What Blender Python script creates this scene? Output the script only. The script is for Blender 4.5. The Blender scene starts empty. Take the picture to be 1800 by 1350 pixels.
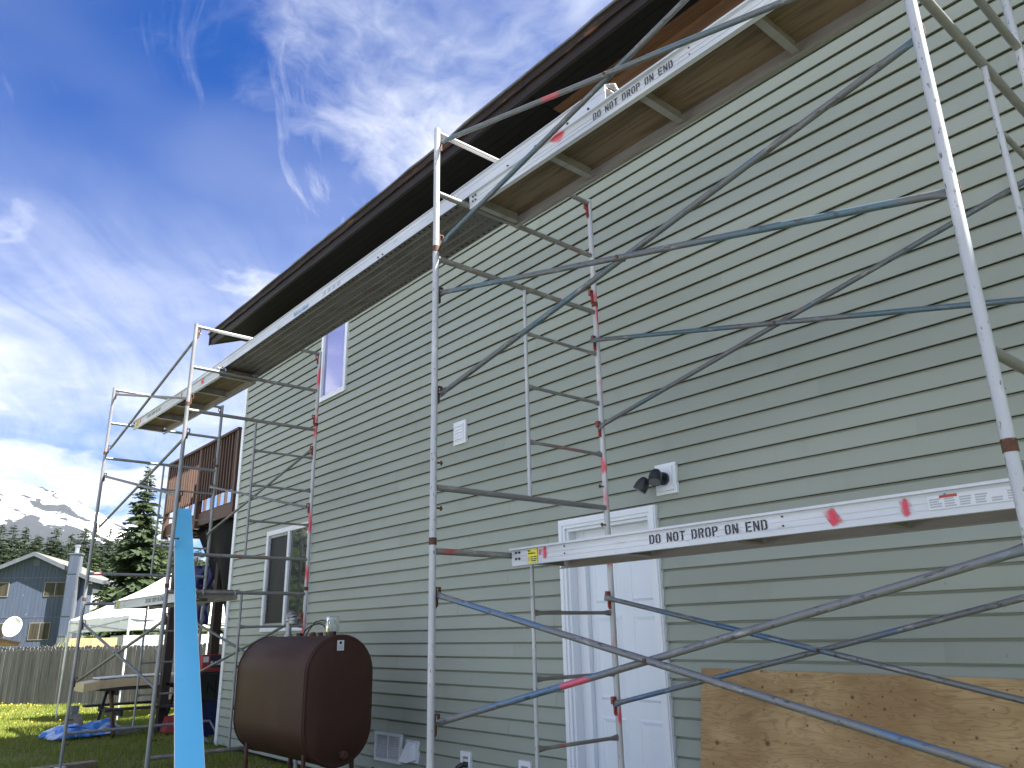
import bpy, bmesh, math, random
import numpy as np
from mathutils import Vector, Matrix, noise as mnoise

random.seed(7)
rng = np.random.default_rng(7)
S = bpy.context.scene
COL = S.collection
R = math.radians

# ------------------------------------------------------------------ camera
CAMZ = 1.5
YAW, PITCH, ROLL = 0.864714797, 0.311794705, -0.0212821189
f = Vector((-math.sin(YAW) * math.cos(PITCH), math.cos(YAW) * math.cos(PITCH), math.sin(PITCH)))
r = f.cross(Vector((0, 0, 1))).normalized()
u = r.cross(f)
c_, s_ = math.cos(ROLL), math.sin(ROLL)
r2 = c_ * r + s_ * u
u2 = -s_ * r + c_ * u
cam = bpy.data.cameras.new('camera')
cam.sensor_width = 36.0
cam.lens = 1357.133 / 1800 * 36
cam.clip_start = 0.05
cam.clip_end = 20000
camo = bpy.data.objects.new('camera', cam)
COL.objects.link(camo)
M = Matrix((r2, u2, -f)).transposed().to_4x4()
M.translation = (0, -4.721, CAMZ)
camo.matrix_world = M
S.camera = camo

# ------------------------------------------------------------------ light
SUN = Vector((3.4, 2.3, 6.45)).normalized()          # towards the sun: behind the house, from the right
sl = bpy.data.lights.new('sun', 'SUN')
sl.energy = 5.0
sl.angle = R(0.53)
sl.color = (1.0, 0.95, 0.87)
slo = bpy.data.objects.new('sun', sl)
COL.objects.link(slo)
slo.location = (20, 15, 40)
slo.rotation_euler = SUN.to_track_quat('Z', 'Y').to_euler()
S.view_settings.view_transform = 'Standard'
S.view_settings.look = 'None'
S.view_settings.gamma = 1
S.view_settings.exposure = 2.2
S.cycles.max_bounces = 8
S.cycles.volume_bounces = 0
S.cycles.use_denoising = True

world = bpy.data.worlds.new('World')
S.world = world
world.use_nodes = True
wt = world.node_tree
wt.nodes.clear()


class NT:
    """small node helper"""
    def __init__(s, tree):
        s.t = tree

    def n(s, kind, **kw):
        nd = s.t.nodes.new(kind)
        for k, v in kw.items():
            setattr(nd, k, v)
        return nd

    def put(s, sock, v):
        if isinstance(v, bpy.types.NodeSocket):
            s.t.links.new(v, sock)
        elif isinstance(v, (tuple, list)) and sock.type == 'RGBA' and len(v) == 3:
            sock.default_value = (*v, 1)
        else:
            sock.default_value = v

    def math(s, op, a, b=0.0, c=0.0, clamp=False):
        m = s.n('ShaderNodeMath', operation=op, use_clamp=clamp)
        for i, v in enumerate((a, b, c)):
            s.put(m.inputs[i], v)
        return m.outputs[0]

    def vmath(s, op, a, b=(0, 0, 0)):
        m = s.n('ShaderNodeVectorMath', operation=op)
        s.put(m.inputs[0], a)
        s.put(m.inputs[1], b)
        return m.outputs[0]

    def noise(s, vec, scale=1.0, detail=3.0, rough=0.55, dist=0.0):
        m = s.n('ShaderNodeTexNoise')
        s.put(m.inputs['Vector'], vec)
        m.inputs['Scale'].default_value = scale
        m.inputs['Detail'].default_value = detail
        m.inputs['Roughness'].default_value = rough
        m.inputs['Distortion'].default_value = dist
        return m.outputs['Fac']

    def ramp(s, v, lo, hi, a=0.0, b=1.0, smooth=True):
        m = s.n('ShaderNodeMapRange')
        m.interpolation_type = 'SMOOTHSTEP' if smooth else 'LINEAR'
        s.put(m.inputs[0], v)
        for i, x in enumerate((lo, hi, a, b)):
            s.put(m.inputs[i + 1], x)
        return m.outputs[0]

    def mix(s, fac, a, b, blend='MIX'):
        m = s.n('ShaderNodeMix', data_type='RGBA', blend_type=blend)
        s.put(m.inputs[0], fac)
        s.put(m.inputs[6], a)
        s.put(m.inputs[7], b)
        return m.outputs[2]

    def scale(s, vec, sc, off=None):
        m = s.n('ShaderNodeMapping')
        s.put(m.inputs['Vector'], vec)
        m.inputs['Scale'].default_value = sc
        if off:
            m.inputs['Location'].default_value = off
        return m.outputs[0]


w = NT(wt)
sky = w.n('ShaderNodeTexSky', sky_type='NISHITA')
sky.sun_disc = False
sky.sun_elevation = math.asin(SUN.z)
sky.sun_rotation = math.atan2(SUN.x, SUN.y)
sky.altitude = 50
sky.air_density = 1.0
sky.dust_density = 0.25
sky.ozone_density = 2.2
geo = w.n('ShaderNodeTexCoord').outputs['Generated']
sep = w.n('ShaderNodeSeparateXYZ')
wt.links.new(geo, sep.inputs[0])
zc = w.math('MAXIMUM', sep.outputs[2], 0.0)
zz = w.math('ADD', zc, 0.12)
BANK_OFF = (5.0, 0.65, 0)
cx = w.math('DIVIDE', sep.outputs[0], zz)
cy = w.math('DIVIDE', sep.outputs[1], zz)
cmb = w.n('ShaderNodeCombineXYZ')
wt.links.new(cx, cmb.inputs[0])
wt.links.new(cy, cmb.inputs[1])
cp = cmb.outputs[0]
rot = w.n('ShaderNodeVectorRotate', rotation_type='Z_AXIS')
wt.links.new(cp, rot.inputs['Vector'])
rot.inputs['Angle'].default_value = R(34)
cpr = rot.outputs[0]
warp = w.n('ShaderNodeTexNoise')
wt.links.new(cpr, warp.inputs['Vector'])
warp.inputs['Scale'].default_value = 0.9
warp.inputs['Detail'].default_value = 2
wv = w.vmath('MULTIPLY', w.vmath('SUBTRACT', warp.outputs['Color'], (0.5, 0.5, 0.5)), (0.75, 0.75, 0))
cw = w.vmath('ADD', cpr, wv)
# soft cloud banks with feathered edges, fine fibres of cirrus hanging from them
WARP2 = w.n('ShaderNodeTexNoise')
wt.links.new(cp, WARP2.inputs['Vector'])
WARP2.inputs['Scale'].default_value = 2.2
WARP2.inputs['Detail'].default_value = 4
cpw = w.vmath('ADD', cp, w.vmath('MULTIPLY', w.vmath('SUBTRACT', WARP2.outputs['Color'], (0.5, 0.5, 0.5)), (0.35, 0.35, 0)))
bank = w.noise(w.scale(cpw, (1, 1, 1), BANK_OFF), 0.62, 2.5, 0.5)
puff = w.noise(w.scale(cpw, (1, 1, 1), (2.0, 5.0, 0)), 2.6, 7, 0.6, 0.2)
fib = w.noise(w.scale(cw, (1.0, 9.0, 1), (0.4, 2.0, 0)), 1.1, 8, 0.66, 0.15)
fib2 = w.noise(w.scale(cw, (3.0, 30.0, 1), (1.4, 3.0, 0)), 1.0, 6, 0.68, 0.1)
cov = w.noise(w.scale(cpr, (1, 1, 1), (3.1, 1.4, 0)), 1.3, 3, 0.5)
dens = w.math('ADD', w.math('MULTIPLY', bank, 0.72), w.math('MULTIPLY', puff, 0.28))
bigm = w.ramp(dens, 0.435, 0.575)
edge = w.ramp(dens, 0.38, 0.52)
fm = w.math('MULTIPLY', w.ramp(w.math('ADD', w.math('MULTIPLY', fib, 0.6), w.math('MULTIPLY', fib2, 0.4)), 0.47, 0.70), w.math('MAXIMUM', edge, w.ramp(cov, 0.44, 0.66, 0.06, 0.75)))
low = w.ramp(sep.outputs[2], 0.60, 0.20)                       # thin cloud thickens along the slanting view
lowm = w.math('MULTIPLY', w.math('MULTIPLY', low, w.ramp(sep.outputs[2], 0.10, 0.33, 0.35, 1.0)), w.ramp(w.math('ADD', w.math('MULTIPLY', cov, 0.40), w.math('ADD', w.math('MULTIPLY', puff, 0.25), w.math('MULTIPLY', fib, 0.35))), 0.32, 0.60, 0.45, 1.0))
veil = w.math('MULTIPLY', w.ramp(cov, 0.35, 0.7), 0.16)
cm = w.math('MAXIMUM', w.math('MULTIPLY', bigm, 0.95), w.math('MULTIPLY', fm, 0.58))
cm = w.math('MAXIMUM', cm, w.math('MULTIPLY', lowm, 0.82))
cm = w.math('MAXIMUM', cm, veil, clamp=True)
deep = w.mix(1.0, sky.outputs[0], (0.125, 0.38, 0.85), 'MULTIPLY')
cloudc = w.mix(w.ramp(puff, 0.4, 0.65), (4.9, 5.15, 5.6), (6.1, 6.2, 6.4))
skyc = w.mix(cm, deep, cloudc)
bg = w.n('ShaderNodeBackground')
wt.links.new(skyc, bg.inputs[0])
bg.inputs[1].default_value = 0.05
wo = w.n('ShaderNodeOutputWorld')
wt.links.new(bg.outputs[0], wo.inputs[0])

# ------------------------------------------------------------------ materials
MATS = {}


def lin(c):
    return tuple(((x / 255) / 12.92 if x / 255 <= 0.04045 else ((x / 255 + 0.055) / 1.055) ** 2.4) for x in c)


def pmat(name, base, rough=0.5, metal=0.0, layers=(), bump=(), spec=0.5, randhue=0.0, rvar=0.0, coat=0.0, randco=True):
    """layers: (scale vec, detail, lo, hi, colour, strength); bump: (scale vec, detail, strength, distance)"""
    m = bpy.data.materials.new(name)
    m.use_nodes = True
    t = m.node_tree
    t.nodes.clear()
    N = NT(t)
    out = N.n('ShaderNodeOutputMaterial')
    p = N.n('ShaderNodeBsdfPrincipled')
    t.links.new(p.outputs[0], out.inputs[0])
    co = N.n('ShaderNodeTexCoord').outputs['Object']
    oi = N.n('ShaderNodeObjectInfo')
    if randco:
        rv = N.math('MULTIPLY', oi.outputs['Random'], 57.0)
        cb = N.n('ShaderNodeCombineXYZ')
        for i in range(3):
            t.links.new(rv, cb.inputs[i])
        co = N.vmath('ADD', co, cb.outputs[0])
    col = None
    base = tuple(base)
    cur = base
    if randhue:
        cur = N.mix(oi.outputs['Random'], tuple(x * (1 - randhue) for x in base), tuple(x * (1 + randhue) for x in base))
    for L in layers:
        sc, det, lo, hi, c, st = L[:6]
        fac = N.ramp(N.noise(N.scale(co, sc), 1.0, det, 0.6, L[6] if len(L) > 6 else 0.0), lo, hi, 0, st)
        cur = N.mix(fac, cur, c)
    N.put(p.inputs['Base Color'], cur)
    if rvar:
        N.put(p.inputs['Roughness'], N.ramp(N.noise(co, 9, 4), 0.3, 0.7, max(rough - rvar, 0.02), rough + rvar))
    else:
        p.inputs['Roughness'].default_value = rough
    p.inputs['Metallic'].default_value = metal
    p.inputs['Specular IOR Level'].default_value = spec
    if coat:
        p.inputs['Coat Weight'].default_value = coat
        p.inputs['Coat Roughness'].default_value = 0.1
    prev = None
    for sc, det, st, di in bump:
        b = N.n('ShaderNodeBump')
        b.inputs['Strength'].default_value = st
        b.inputs['Distance'].default_value = di
        t.links.new(N.noise(N.scale(co, sc), 1.0, det), b.inputs['Height'])
        if prev:
            t.links.new(prev, b.inputs['Normal'])
        prev = b.outputs[0]
    if prev:
        t.links.new(prev, p.inputs['Normal'])
    MATS[name] = m
    return m


WHITE = (0.80, 0.80, 0.80)
RED = (0.62, 0.035, 0.06)
pmat('siding', (0.300, 0.332, 0.283), 0.42, layers=[((0.9, 1, 3), 4, 0.42, 0.75, (0.325, 0.36, 0.308), 0.5), ((0.25, 1, 0.3), 3, 0.45, 0.8, (0.258, 0.288, 0.246), 0.8), ((2.2, 3, 0.5), 6, 0.54, 0.78, (0.228, 0.253, 0.214), 0.5), ((16, 16, 16), 3, 0.74, 0.78, (0.17, 0.17, 0.14), 0.4)], bump=[((1.2, 1, 6), 3, 0.35, 0.004), ((14, 14, 160), 3, 0.12, 0.0006)], randhue=0.04, spec=0.4)
pmat('vinyl_white', (0.74, 0.78, 0.84), 0.35, layers=[((3, 3, 3), 4, 0.5, 0.8, (0.62, 0.64, 0.67), 0.5)], bump=[((5, 5, 5), 2, 0.1, 0.002)])
pmat('door_white', (0.72, 0.78, 0.86), 0.32, layers=[((2, 2, 2), 4, 0.5, 0.8, (0.62, 0.65, 0.72), 0.5), ((30, 30, 30), 3, 0.70, 0.78, (0.3, 0.3, 0.3), 0.4)])
pmat('wall_core', (0.06, 0.06, 0.055), 0.9)
pmat('plain_wall', (0.40, 0.41, 0.30), 0.6)
pmat('dark_gap', (0.02, 0.02, 0.02), 0.8)
pmat('steel_white', (0.42, 0.44, 0.47), 0.42, 0.15, layers=[((9, 9, 3), 5, 0.48, 0.70, (0.55, 0.56, 0.57), 0.8), ((60, 60, 22), 5, 0.60, 0.68, (0.09, 0.085, 0.08), 0.85), ((34, 34, 9), 6, 0.70, 0.78, (0.16, 0.09, 0.055), 0.8), ((5, 5, 3.1), 1, 0.71, 0.74, RED, 0.85)], bump=[((70, 70, 30), 4, 0.2, 0.001)])
pmat('steel_red', (0.46, 0.47, 0.49), 0.45, 0.15, layers=[((9, 9, 3), 5, 0.48, 0.70, (0.6, 0.6, 0.6), 0.7), ((50, 50, 18), 5, 0.66, 0.74, (0.10, 0.08, 0.07), 0.7), ((6, 6, 2.6), 2, 0.50, 0.60, (0.66, 0.06, 0.10), 0.9)], bump=[((70, 70, 30), 4, 0.2, 0.001)])
pmat('steel_grey', (0.24, 0.25, 0.265), 0.42, 0.3, layers=[((14, 14, 5), 5, 0.45, 0.72, (0.34, 0.345, 0.35), 0.8), ((26, 26, 12), 5, 0.60, 0.75, (0.17, 0.155, 0.14), 0.7), ((44, 44, 44), 4, 0.72, 0.78, (0.12, 0.06, 0.035), 0.7), ((4, 4, 3), 1, 0.70, 0.73, (0.45, 0.05, 0.06), 0.8)], bump=[((60, 60, 60), 4, 0.2, 0.001)])
pmat('steel_rung', (0.22, 0.22, 0.215), 0.42, 0.3, layers=[((12, 5, 12), 5, 0.50, 0.74, (0.42, 0.40, 0.35), 0.8), ((40, 14, 40), 5, 0.64, 0.72, (0.12, 0.10, 0.085), 0.75), ((4, 2.4, 4), 2, 0.62, 0.74, (0.50, 0.045, 0.06), 0.8)], bump=[((60, 30, 60), 4, 0.2, 0.001)])
pmat('brace_blue', (0.17, 0.18, 0.19), 0.38, 0.3, layers=[((1.1, 8, 8), 2, 0.52, 0.60, (0.09, 0.18, 0.31), 0.88), ((7, 30, 30), 5, 0.56, 0.72, (0.42, 0.42, 0.41), 0.75), ((24, 60, 60), 6, 0.57, 0.66, (0.06, 0.056, 0.052), 0.8), ((2.2, 3, 3), 1, 0.68, 0.72, (0.66, 0.10, 0.16), 0.85)], bump=[((60, 60, 60), 4, 0.2, 0.001)])
pmat('brace_teal', (0.12, 0.13, 0.135), 0.42, 0.25, layers=[((1.3, 8, 8), 2, 0.50, 0.60, (0.07, 0.135, 0.175), 0.8), ((9, 30, 30), 5, 0.56, 0.74, (0.32, 0.32, 0.31), 0.7), ((24, 60, 60), 6, 0.57, 0.66, (0.05, 0.045, 0.042), 0.8), ((2.2, 3, 3), 1, 0.66, 0.70, (0.45, 0.08, 0.10), 0.85)], bump=[((60, 60, 60), 4, 0.2, 0.001)])
pmat('brace_grey', (0.13, 0.135, 0.145), 0.42, 0.3, layers=[((9, 20, 20), 5, 0.45, 0.70, (0.22, 0.225, 0.235), 0.7), ((20, 20, 20), 5, 0.62, 0.74, (0.12, 0.09, 0.07), 0.7)], bump=[((60, 60, 60), 4, 0.2, 0.001)])
pmat('rust', (0.115, 0.052, 0.030), 0.75, 0.25, layers=[((30, 30, 30), 4, 0.45, 0.65, (0.05, 0.028, 0.02), 0.8), ((60, 60, 60), 3, 0.62, 0.7, (0.35, 0.30, 0.24), 0.5)], bump=[((90, 90, 90), 4, 0.4, 0.001)])
pmat('lock_red', (0.34, 0.06, 0.05), 0.6, 0.2, layers=[((40, 40, 40), 4, 0.48, 0.6, (0.08, 0.035, 0.025), 0.9)])
pmat('lock_dark', (0.055, 0.045, 0.045), 0.6, 0.3, layers=[((40, 40, 40), 4, 0.5, 0.62, (0.16, 0.08, 0.05), 0.8)])
pmat('aluminium', (0.54, 0.57, 0.62), 0.45, 0.2, layers=[((1.2, 9, 9), 5, 0.42, 0.7, (0.64, 0.665, 0.70), 0.8), ((6, 30, 30), 6, 0.60, 0.74, (0.36, 0.345, 0.32), 0.65), ((50, 50, 50), 4, 0.70, 0.76, (0.14, 0.13, 0.12), 0.7), ((1.5, 4, 4), 1, 0.72, 0.74, RED, 0.8)], bump=[((3, 60, 160), 3, 0.15, 0.001)])
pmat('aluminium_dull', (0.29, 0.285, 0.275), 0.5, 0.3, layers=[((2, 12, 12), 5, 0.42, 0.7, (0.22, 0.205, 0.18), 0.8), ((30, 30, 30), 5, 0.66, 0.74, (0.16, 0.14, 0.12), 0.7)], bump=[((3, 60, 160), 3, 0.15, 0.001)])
pmat('perf_steel', (0.14, 0.135, 0.13), 0.55, 0.3, layers=[((5, 9, 9), 5, 0.45, 0.65, (0.085, 0.068, 0.06), 0.7), ((2, 6, 6), 4, 0.55, 0.75, (0.11, 0.06, 0.052), 0.5), ((30, 30, 30), 4, 0.62, 0.72, (0.22, 0.215, 0.21), 0.6)], bump=[((30, 30, 30), 4, 0.3, 0.003)])
pmat('hole_black', (0.008, 0.008, 0.008), 0.9)
pmat('deck_ply', (0.20, 0.145, 0.098), 0.75, layers=[((1.1, 16, 16), 4, 0.44, 0.60, (0.095, 0.07, 0.048), 0.8, 1.2), ((1.5, 5, 5), 4, 0.5, 0.75, (0.16, 0.14, 0.115), 0.6), ((9, 9, 9), 4, 0.68, 0.73, (0.07, 0.05, 0.035), 0.85)], bump=[((2, 40, 40), 4, 0.3, 0.002)])
pmat('stencil', (0.022, 0.02, 0.03), 0.7, layers=[((30, 30, 30), 4, 0.62, 0.75, (0.4, 0.4, 0.4), 0.6)])
pmat('spray_red', (0.68, 0.05, 0.09), 0.6, layers=[((25, 25, 25), 4, 0.5, 0.72, (0.62, 0.5, 0.5), 0.75)])


def spray_mat():
    m = pmat('spray_soft', (0.70, 0.045, 0.09), 0.6)
    t = m.node_tree
    N = NT(t)
    p = next(n for n in t.nodes if n.type == 'BSDF_PRINCIPLED')
    g = N.n('ShaderNodeTexCoord').outputs['Generated']
    d = N.vmath('SUBTRACT', g, (0.5, 0.5, 0.5))
    ln = N.n('ShaderNodeVectorMath', operation='LENGTH')
    t.links.new(N.vmath('MULTIPLY', d, (2.0, 0.0, 1.7)), ln.inputs[0])
    ob = N.n('ShaderNodeTexCoord').outputs['Object']
    sx3 = N.n('ShaderNodeSeparateXYZ')
    t.links.new(d, sx3.inputs[0])
    ax_ = N.math('MULTIPLY', N.math('ABSOLUTE', sx3.outputs[0]), 2.0)
    bz_ = N.math('POWER', N.math('MULTIPLY', N.math('ABSOLUTE', sx3.outputs[2]), 2.0), 5.0)
    v = N.math('ADD', N.math('ADD', ax_, N.math('MULTIPLY', bz_, 0.7)), N.math('MULTIPLY', N.math('SUBTRACT', N.noise(ob, 55, 4, 0.7), 0.5), 1.1))
    t.links.new(N.ramp(v, 1.0, -0.05, 0.0, 0.88), p.inputs['Alpha'])


spray_mat()
pmat('label_yellow', (0.72, 0.66, 0.05), 0.5)
pmat('label_white', (0.62, 0.65, 0.70), 0.4)
pmat('label_grey', (0.36, 0.38, 0.42), 0.5)
pmat('label_red', (0.38, 0.05, 0.03), 0.5)
pmat('ink_blue', (0.05, 0.20, 0.42), 0.5)
pmat('fascia', (0.017, 0.011, 0.009), 0.6, spec=0.25, layers=[((0.8, 6, 10), 5, 0.50, 0.66, (0.035, 0.019, 0.012), 0.7), ((2.2, 14, 16), 5, 0.60, 0.68, (0.13, 0.062, 0.022), 0.85), ((9, 30, 30), 5, 0.66, 0.76, (0.004, 0.004, 0.004), 0.8)], bump=[((3, 40, 40), 4, 0.5, 0.004)])
pmat('fascia_dark', (0.016, 0.0125, 0.0115), 0.55, spec=0.3, layers=[((0.8, 8, 12), 5, 0.5, 0.7, (0.03, 0.022, 0.019), 0.7)], bump=[((3, 40, 40), 4, 0.4, 0.003)])
pmat('soffit_black', (0.0035, 0.0033, 0.0033), 0.8, spec=0.2, layers=[((1.2, 20, 20), 4, 0.6, 0.75, (0.008, 0.007, 0.0065), 0.6)], bump=[((2, 40, 40), 4, 0.3, 0.002)])
pmat('sheathing', (0.085, 0.040, 0.015), 0.75, layers=[((1.2, 16, 16), 4, 0.45, 0.62, (0.05, 0.023, 0.009), 0.7, 1.0)], bump=[((2, 40, 40), 4, 0.3, 0.002)])
pmat('shingle', (0.085, 0.085, 0.085), 0.9, layers=[((12, 12, 12), 5, 0.4, 0.7, (0.14, 0.135, 0.13), 0.7)])
pmat('glass_sky', (0.44, 0.43, 0.64), 0.02, 0.92, bump=[((1.5, 1.5, 1.0), 1, 0.03, 0.004)])
pmat('glass', (0.05, 0.055, 0.055), 0.015, 0.0, spec=1.0, coat=1.0, bump=[((3, 3, 3), 1, 0.02, 0.004)])
pmat('screen', (0.010, 0.011, 0.012), 0.5, 0.0, layers=[((5, 5, 3), 2, 0.5, 0.75, (0.022, 0.023, 0.024), 0.6)], spec=0.3)
pmat('tank', (0.046, 0.019, 0.0125), 0.55, 0.0, layers=[((4, 4, 1.6), 5, 0.45, 0.75, (0.068, 0.033, 0.021), 0.65), ((30, 30, 3), 5, 0.66, 0.74, (0.14, 0.11, 0.085), 0.5), ((9, 9, 9), 5, 0.68, 0.75, (0.02, 0.010, 0.008), 0.6)], bump=[((5, 5, 5), 3, 0.08, 0.004), ((90, 90, 90), 3, 0.06, 0.0006)], spec=0.3)
pmat('galv', (0.36, 0.37, 0.38), 0.4, 0.7, layers=[((20, 20, 20), 4, 0.45, 0.65, (0.25, 0.25, 0.25), 0.7)])
pmat('rust_pipe', (0.10, 0.045, 0.03), 0.7, 0.2, layers=[((30, 30, 30), 4, 0.45, 0.65, (0.04, 0.022, 0.018), 0.8)])
pmat('block', (0.22, 0.21, 0.19), 0.9, layers=[((15, 15, 15), 4, 0.45, 0.65, (0.13, 0.11, 0.09), 0.7)], bump=[((40, 40, 40), 4, 0.5, 0.004)])
pmat('cable', (0.012, 0.012, 0.014), 0.5)
pmat('black_plastic', (0.022, 0.026, 0.032), 0.4)
pmat('lens', (0.13, 0.14, 0.15), 0.2)
pmat('blue_film', (0.13, 0.60, 0.92), 0.32, layers=[((0.8, 0.8, 0.8), 3, 0.45, 0.75, (0.17, 0.65, 0.94), 0.8), ((5, 5, 5), 5, 0.60, 0.72, (0.10, 0.50, 0.85), 0.6), ((60, 60, 60), 3, 0.74, 0.78, (0.35, 0.72, 0.93), 0.5)], bump=[((1.5, 8, 3), 3, 0.25, 0.006)], coat=0.25)
pmat('pvc', (0.8, 0.8, 0.8), 0.4)
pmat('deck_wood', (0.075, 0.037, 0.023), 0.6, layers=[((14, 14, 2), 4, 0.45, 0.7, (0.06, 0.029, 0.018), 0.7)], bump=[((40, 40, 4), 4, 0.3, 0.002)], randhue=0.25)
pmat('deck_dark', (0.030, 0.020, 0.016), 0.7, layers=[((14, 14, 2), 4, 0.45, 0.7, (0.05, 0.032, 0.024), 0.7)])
pmat('tarp_dark', (0.0025, 0.003, 0.005), 0.6, layers=[((1.5, 1.5, 1.5), 3, 0.55, 0.65, (0.005, 0.006, 0.03), 0.8)], bump=[((3, 3, 2), 3, 0.5, 0.05)], spec=0.12)
pmat('tarp_navy', (0.008, 0.009, 0.085), 0.45, bump=[((6, 6, 3), 3, 0.5, 0.03)])
pmat('tarp_blue', (0.05, 0.21, 0.60), 0.3, layers=[((2.6, 2.6, 2.6), 3, 0.50, 0.56, (0.46, 0.54, 0.70), 0.85)], bump=[((9, 9, 9), 3, 0.6, 0.03)])  # pale patches put the fold highlights into the colour
pmat('canopy', (0.82, 0.83, 0.85), 0.6, bump=[((1.0, 1.0, 9), 3, 0.35, 0.03)])
pmat('canopy_leg', (0.75, 0.76, 0.78), 0.4)
pmat('fence', (0.145, 0.142, 0.140), 0.9, layers=[((16, 16, 1.2), 5, 0.42, 0.68, (0.075, 0.070, 0.066), 0.75), ((5, 5, 0.7), 3, 0.55, 0.75, (0.20, 0.195, 0.185), 0.6), ((30, 30, 10), 3, 0.70, 0.74, (0.04, 0.035, 0.03), 0.8)], bump=[((60, 60, 4), 4, 0.5, 0.004)], randhue=0.22)
pmat('nhouse', (0.056, 0.078, 0.130), 0.75, layers=[((5, 5, 0.7), 5, 0.45, 0.70, (0.082, 0.10, 0.138), 0.7), ((2, 2, 1.2), 5, 0.66, 0.72, (0.22, 0.24, 0.265), 0.65), ((9, 9, 0.5), 3, 0.58, 0.70, (0.048, 0.062, 0.092), 0.6)], bump=[((9, 9, 0.3), 2, 0.4, 0.01)], randhue=0.05)
pmat('ntrim', (0.10, 0.115, 0.145), 0.7, layers=[((4, 4, 4), 4, 0.5, 0.7, (0.17, 0.18, 0.20), 0.6)])
pmat('nwin_frame', (0.20, 0.18, 0.145), 0.6)
pmat('curtain', (0.05, 0.043, 0.026), 0.8, layers=[((9, 9, 0.3), 2, 0.45, 0.6, (0.016, 0.015, 0.011), 0.85)])
pmat('nroof', (0.12, 0.118, 0.11), 0.9, layers=[((3, 3, 3), 5, 0.45, 0.7, (0.13, 0.13, 0.115), 0.7), ((2, 2, 2), 4, 0.6, 0.7, (0.09, 0.13, 0.05), 0.6)])
pmat('chimney_metal', (0.62, 0.63, 0.65), 0.3, 0.8)
pmat('shed_wood', (0.26, 0.15, 0.085), 0.7, layers=[((2, 8, 8), 4, 0.45, 0.7, (0.16, 0.095, 0.055), 0.7)])
pmat('shed_roof', (0.02, 0.022, 0.03), 0.7)
pmat('shed_wall', (0.30, 0.22, 0.08), 0.8, layers=[((6, 6, 1), 4, 0.45, 0.7, (0.18, 0.13, 0.05), 0.7)])
pmat('dish', (0.70, 0.70, 0.68), 0.5, layers=[((3, 3, 3), 4, 0.5, 0.75, (0.6, 0.6, 0.58), 0.5)])
pmat('table_dark', (0.030, 0.025, 0.027), 0.75, layers=[((9, 9, 9), 4, 0.45, 0.7, (0.075, 0.06, 0.058), 0.7)], bump=[((30, 30, 30), 4, 0.3, 0.003)])
pmat('table_red', (0.085, 0.032, 0.020), 0.75, layers=[((9, 9, 2), 4, 0.45, 0.7, (0.05, 0.022, 0.016), 0.7)])
pmat('cream', (0.56, 0.45, 0.27), 0.55, layers=[((4, 4, 4), 4, 0.5, 0.7, (0.38, 0.32, 0.20), 0.7)])
pmat('board_pale', (0.62, 0.63, 0.60), 0.55)
pmat('tote_black', (0.010, 0.013, 0.015), 0.5)
pmat('tote_blue', (0.008, 0.013, 0.085), 0.45)
pmat('ink_grey', (0.003, 0.003, 0.004), 0.9)
pmat('box_red', (0.30, 0.03, 0.035), 0.6)
pmat('box_dark', (0.028, 0.020, 0.05), 0.6)
pmat('bag_red', (0.26, 0.03, 0.04), 0.7)
pmat('green_mat', (0.03, 0.10, 0.055), 0.9)
pmat('scrap_wood', (0.22, 0.175, 0.125), 0.85, layers=[((3, 14, 14), 4, 0.45, 0.7, (0.13, 0.10, 0.075), 0.7)])
pmat('bark', (0.085, 0.065, 0.05), 0.9, layers=[((9, 9, 3), 4, 0.45, 0.7, (0.05, 0.038, 0.03), 0.7)])
pmat('pole_orange', (0.42, 0.30, 0.16), 0.8, layers=[((14, 14, 1), 4, 0.45, 0.7, (0.30, 0.2, 0.1), 0.7)])


def leafmat(name, a, b, c):
    m = pmat(name, a, 0.6, layers=[((0.9, 0.9, 0.9), 3, 0.42, 0.66, b, 0.85), ((6, 6, 6), 3, 0.55, 0.75, c, 0.7)], spec=0.25, randhue=0.18)
    t = m.node_tree
    p = next(n for n in t.nodes if n.type == 'BSDF_PRINCIPLED')
    o = next(n for n in t.nodes if n.type == 'OUTPUT_MATERIAL')
    tr = t.nodes.new('ShaderNodeBsdfTranslucent')
    t.links.new(p.inputs['Base Color'].links[0].from_socket, tr.inputs['Color'])
    mx = t.nodes.new('ShaderNodeMixShader')
    mx.inputs[0].default_value = 0.3
    t.links.new(p.outputs[0], mx.inputs[1])
    t.links.new(tr.outputs[0], mx.inputs[2])
    t.links.new(mx.outputs[0], o.inputs[0])
    return m


leafmat('needles', (0.032, 0.052, 0.021), (0.055, 0.082, 0.028), (0.021, 0.036, 0.018))
leafmat('needles_far', (0.022, 0.036, 0.018), (0.032, 0.048, 0.021), (0.016, 0.027, 0.015))
leafmat('needles_pale', (0.10, 0.14, 0.05), (0.14, 0.19, 0.065), (0.06, 0.09, 0.035))
leafmat('grass_blade', (0.175, 0.215, 0.035), (0.235, 0.245, 0.055), (0.135, 0.17, 0.028))
leafmat('weed', (0.20, 0.24, 0.07), (0.28, 0.28, 0.10), (0.12, 0.16, 0.05))
pmat('dandelion', (0.75, 0.55, 0.02), 0.6)
pmat('lawn', (0.115, 0.140, 0.032), 0.95, layers=[((0.35, 0.35, 1), 4, 0.45, 0.65, (0.17, 0.165, 0.055), 0.7), ((1.1, 1.1, 1), 5, 0.58, 0.70, (0.17, 0.115, 0.065), 0.75), ((9, 9, 9), 4, 0.45, 0.7, (0.085, 0.095, 0.02), 0.7)], bump=[((14, 14, 14), 5, 0.7, 0.05)], randco=False)

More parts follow.
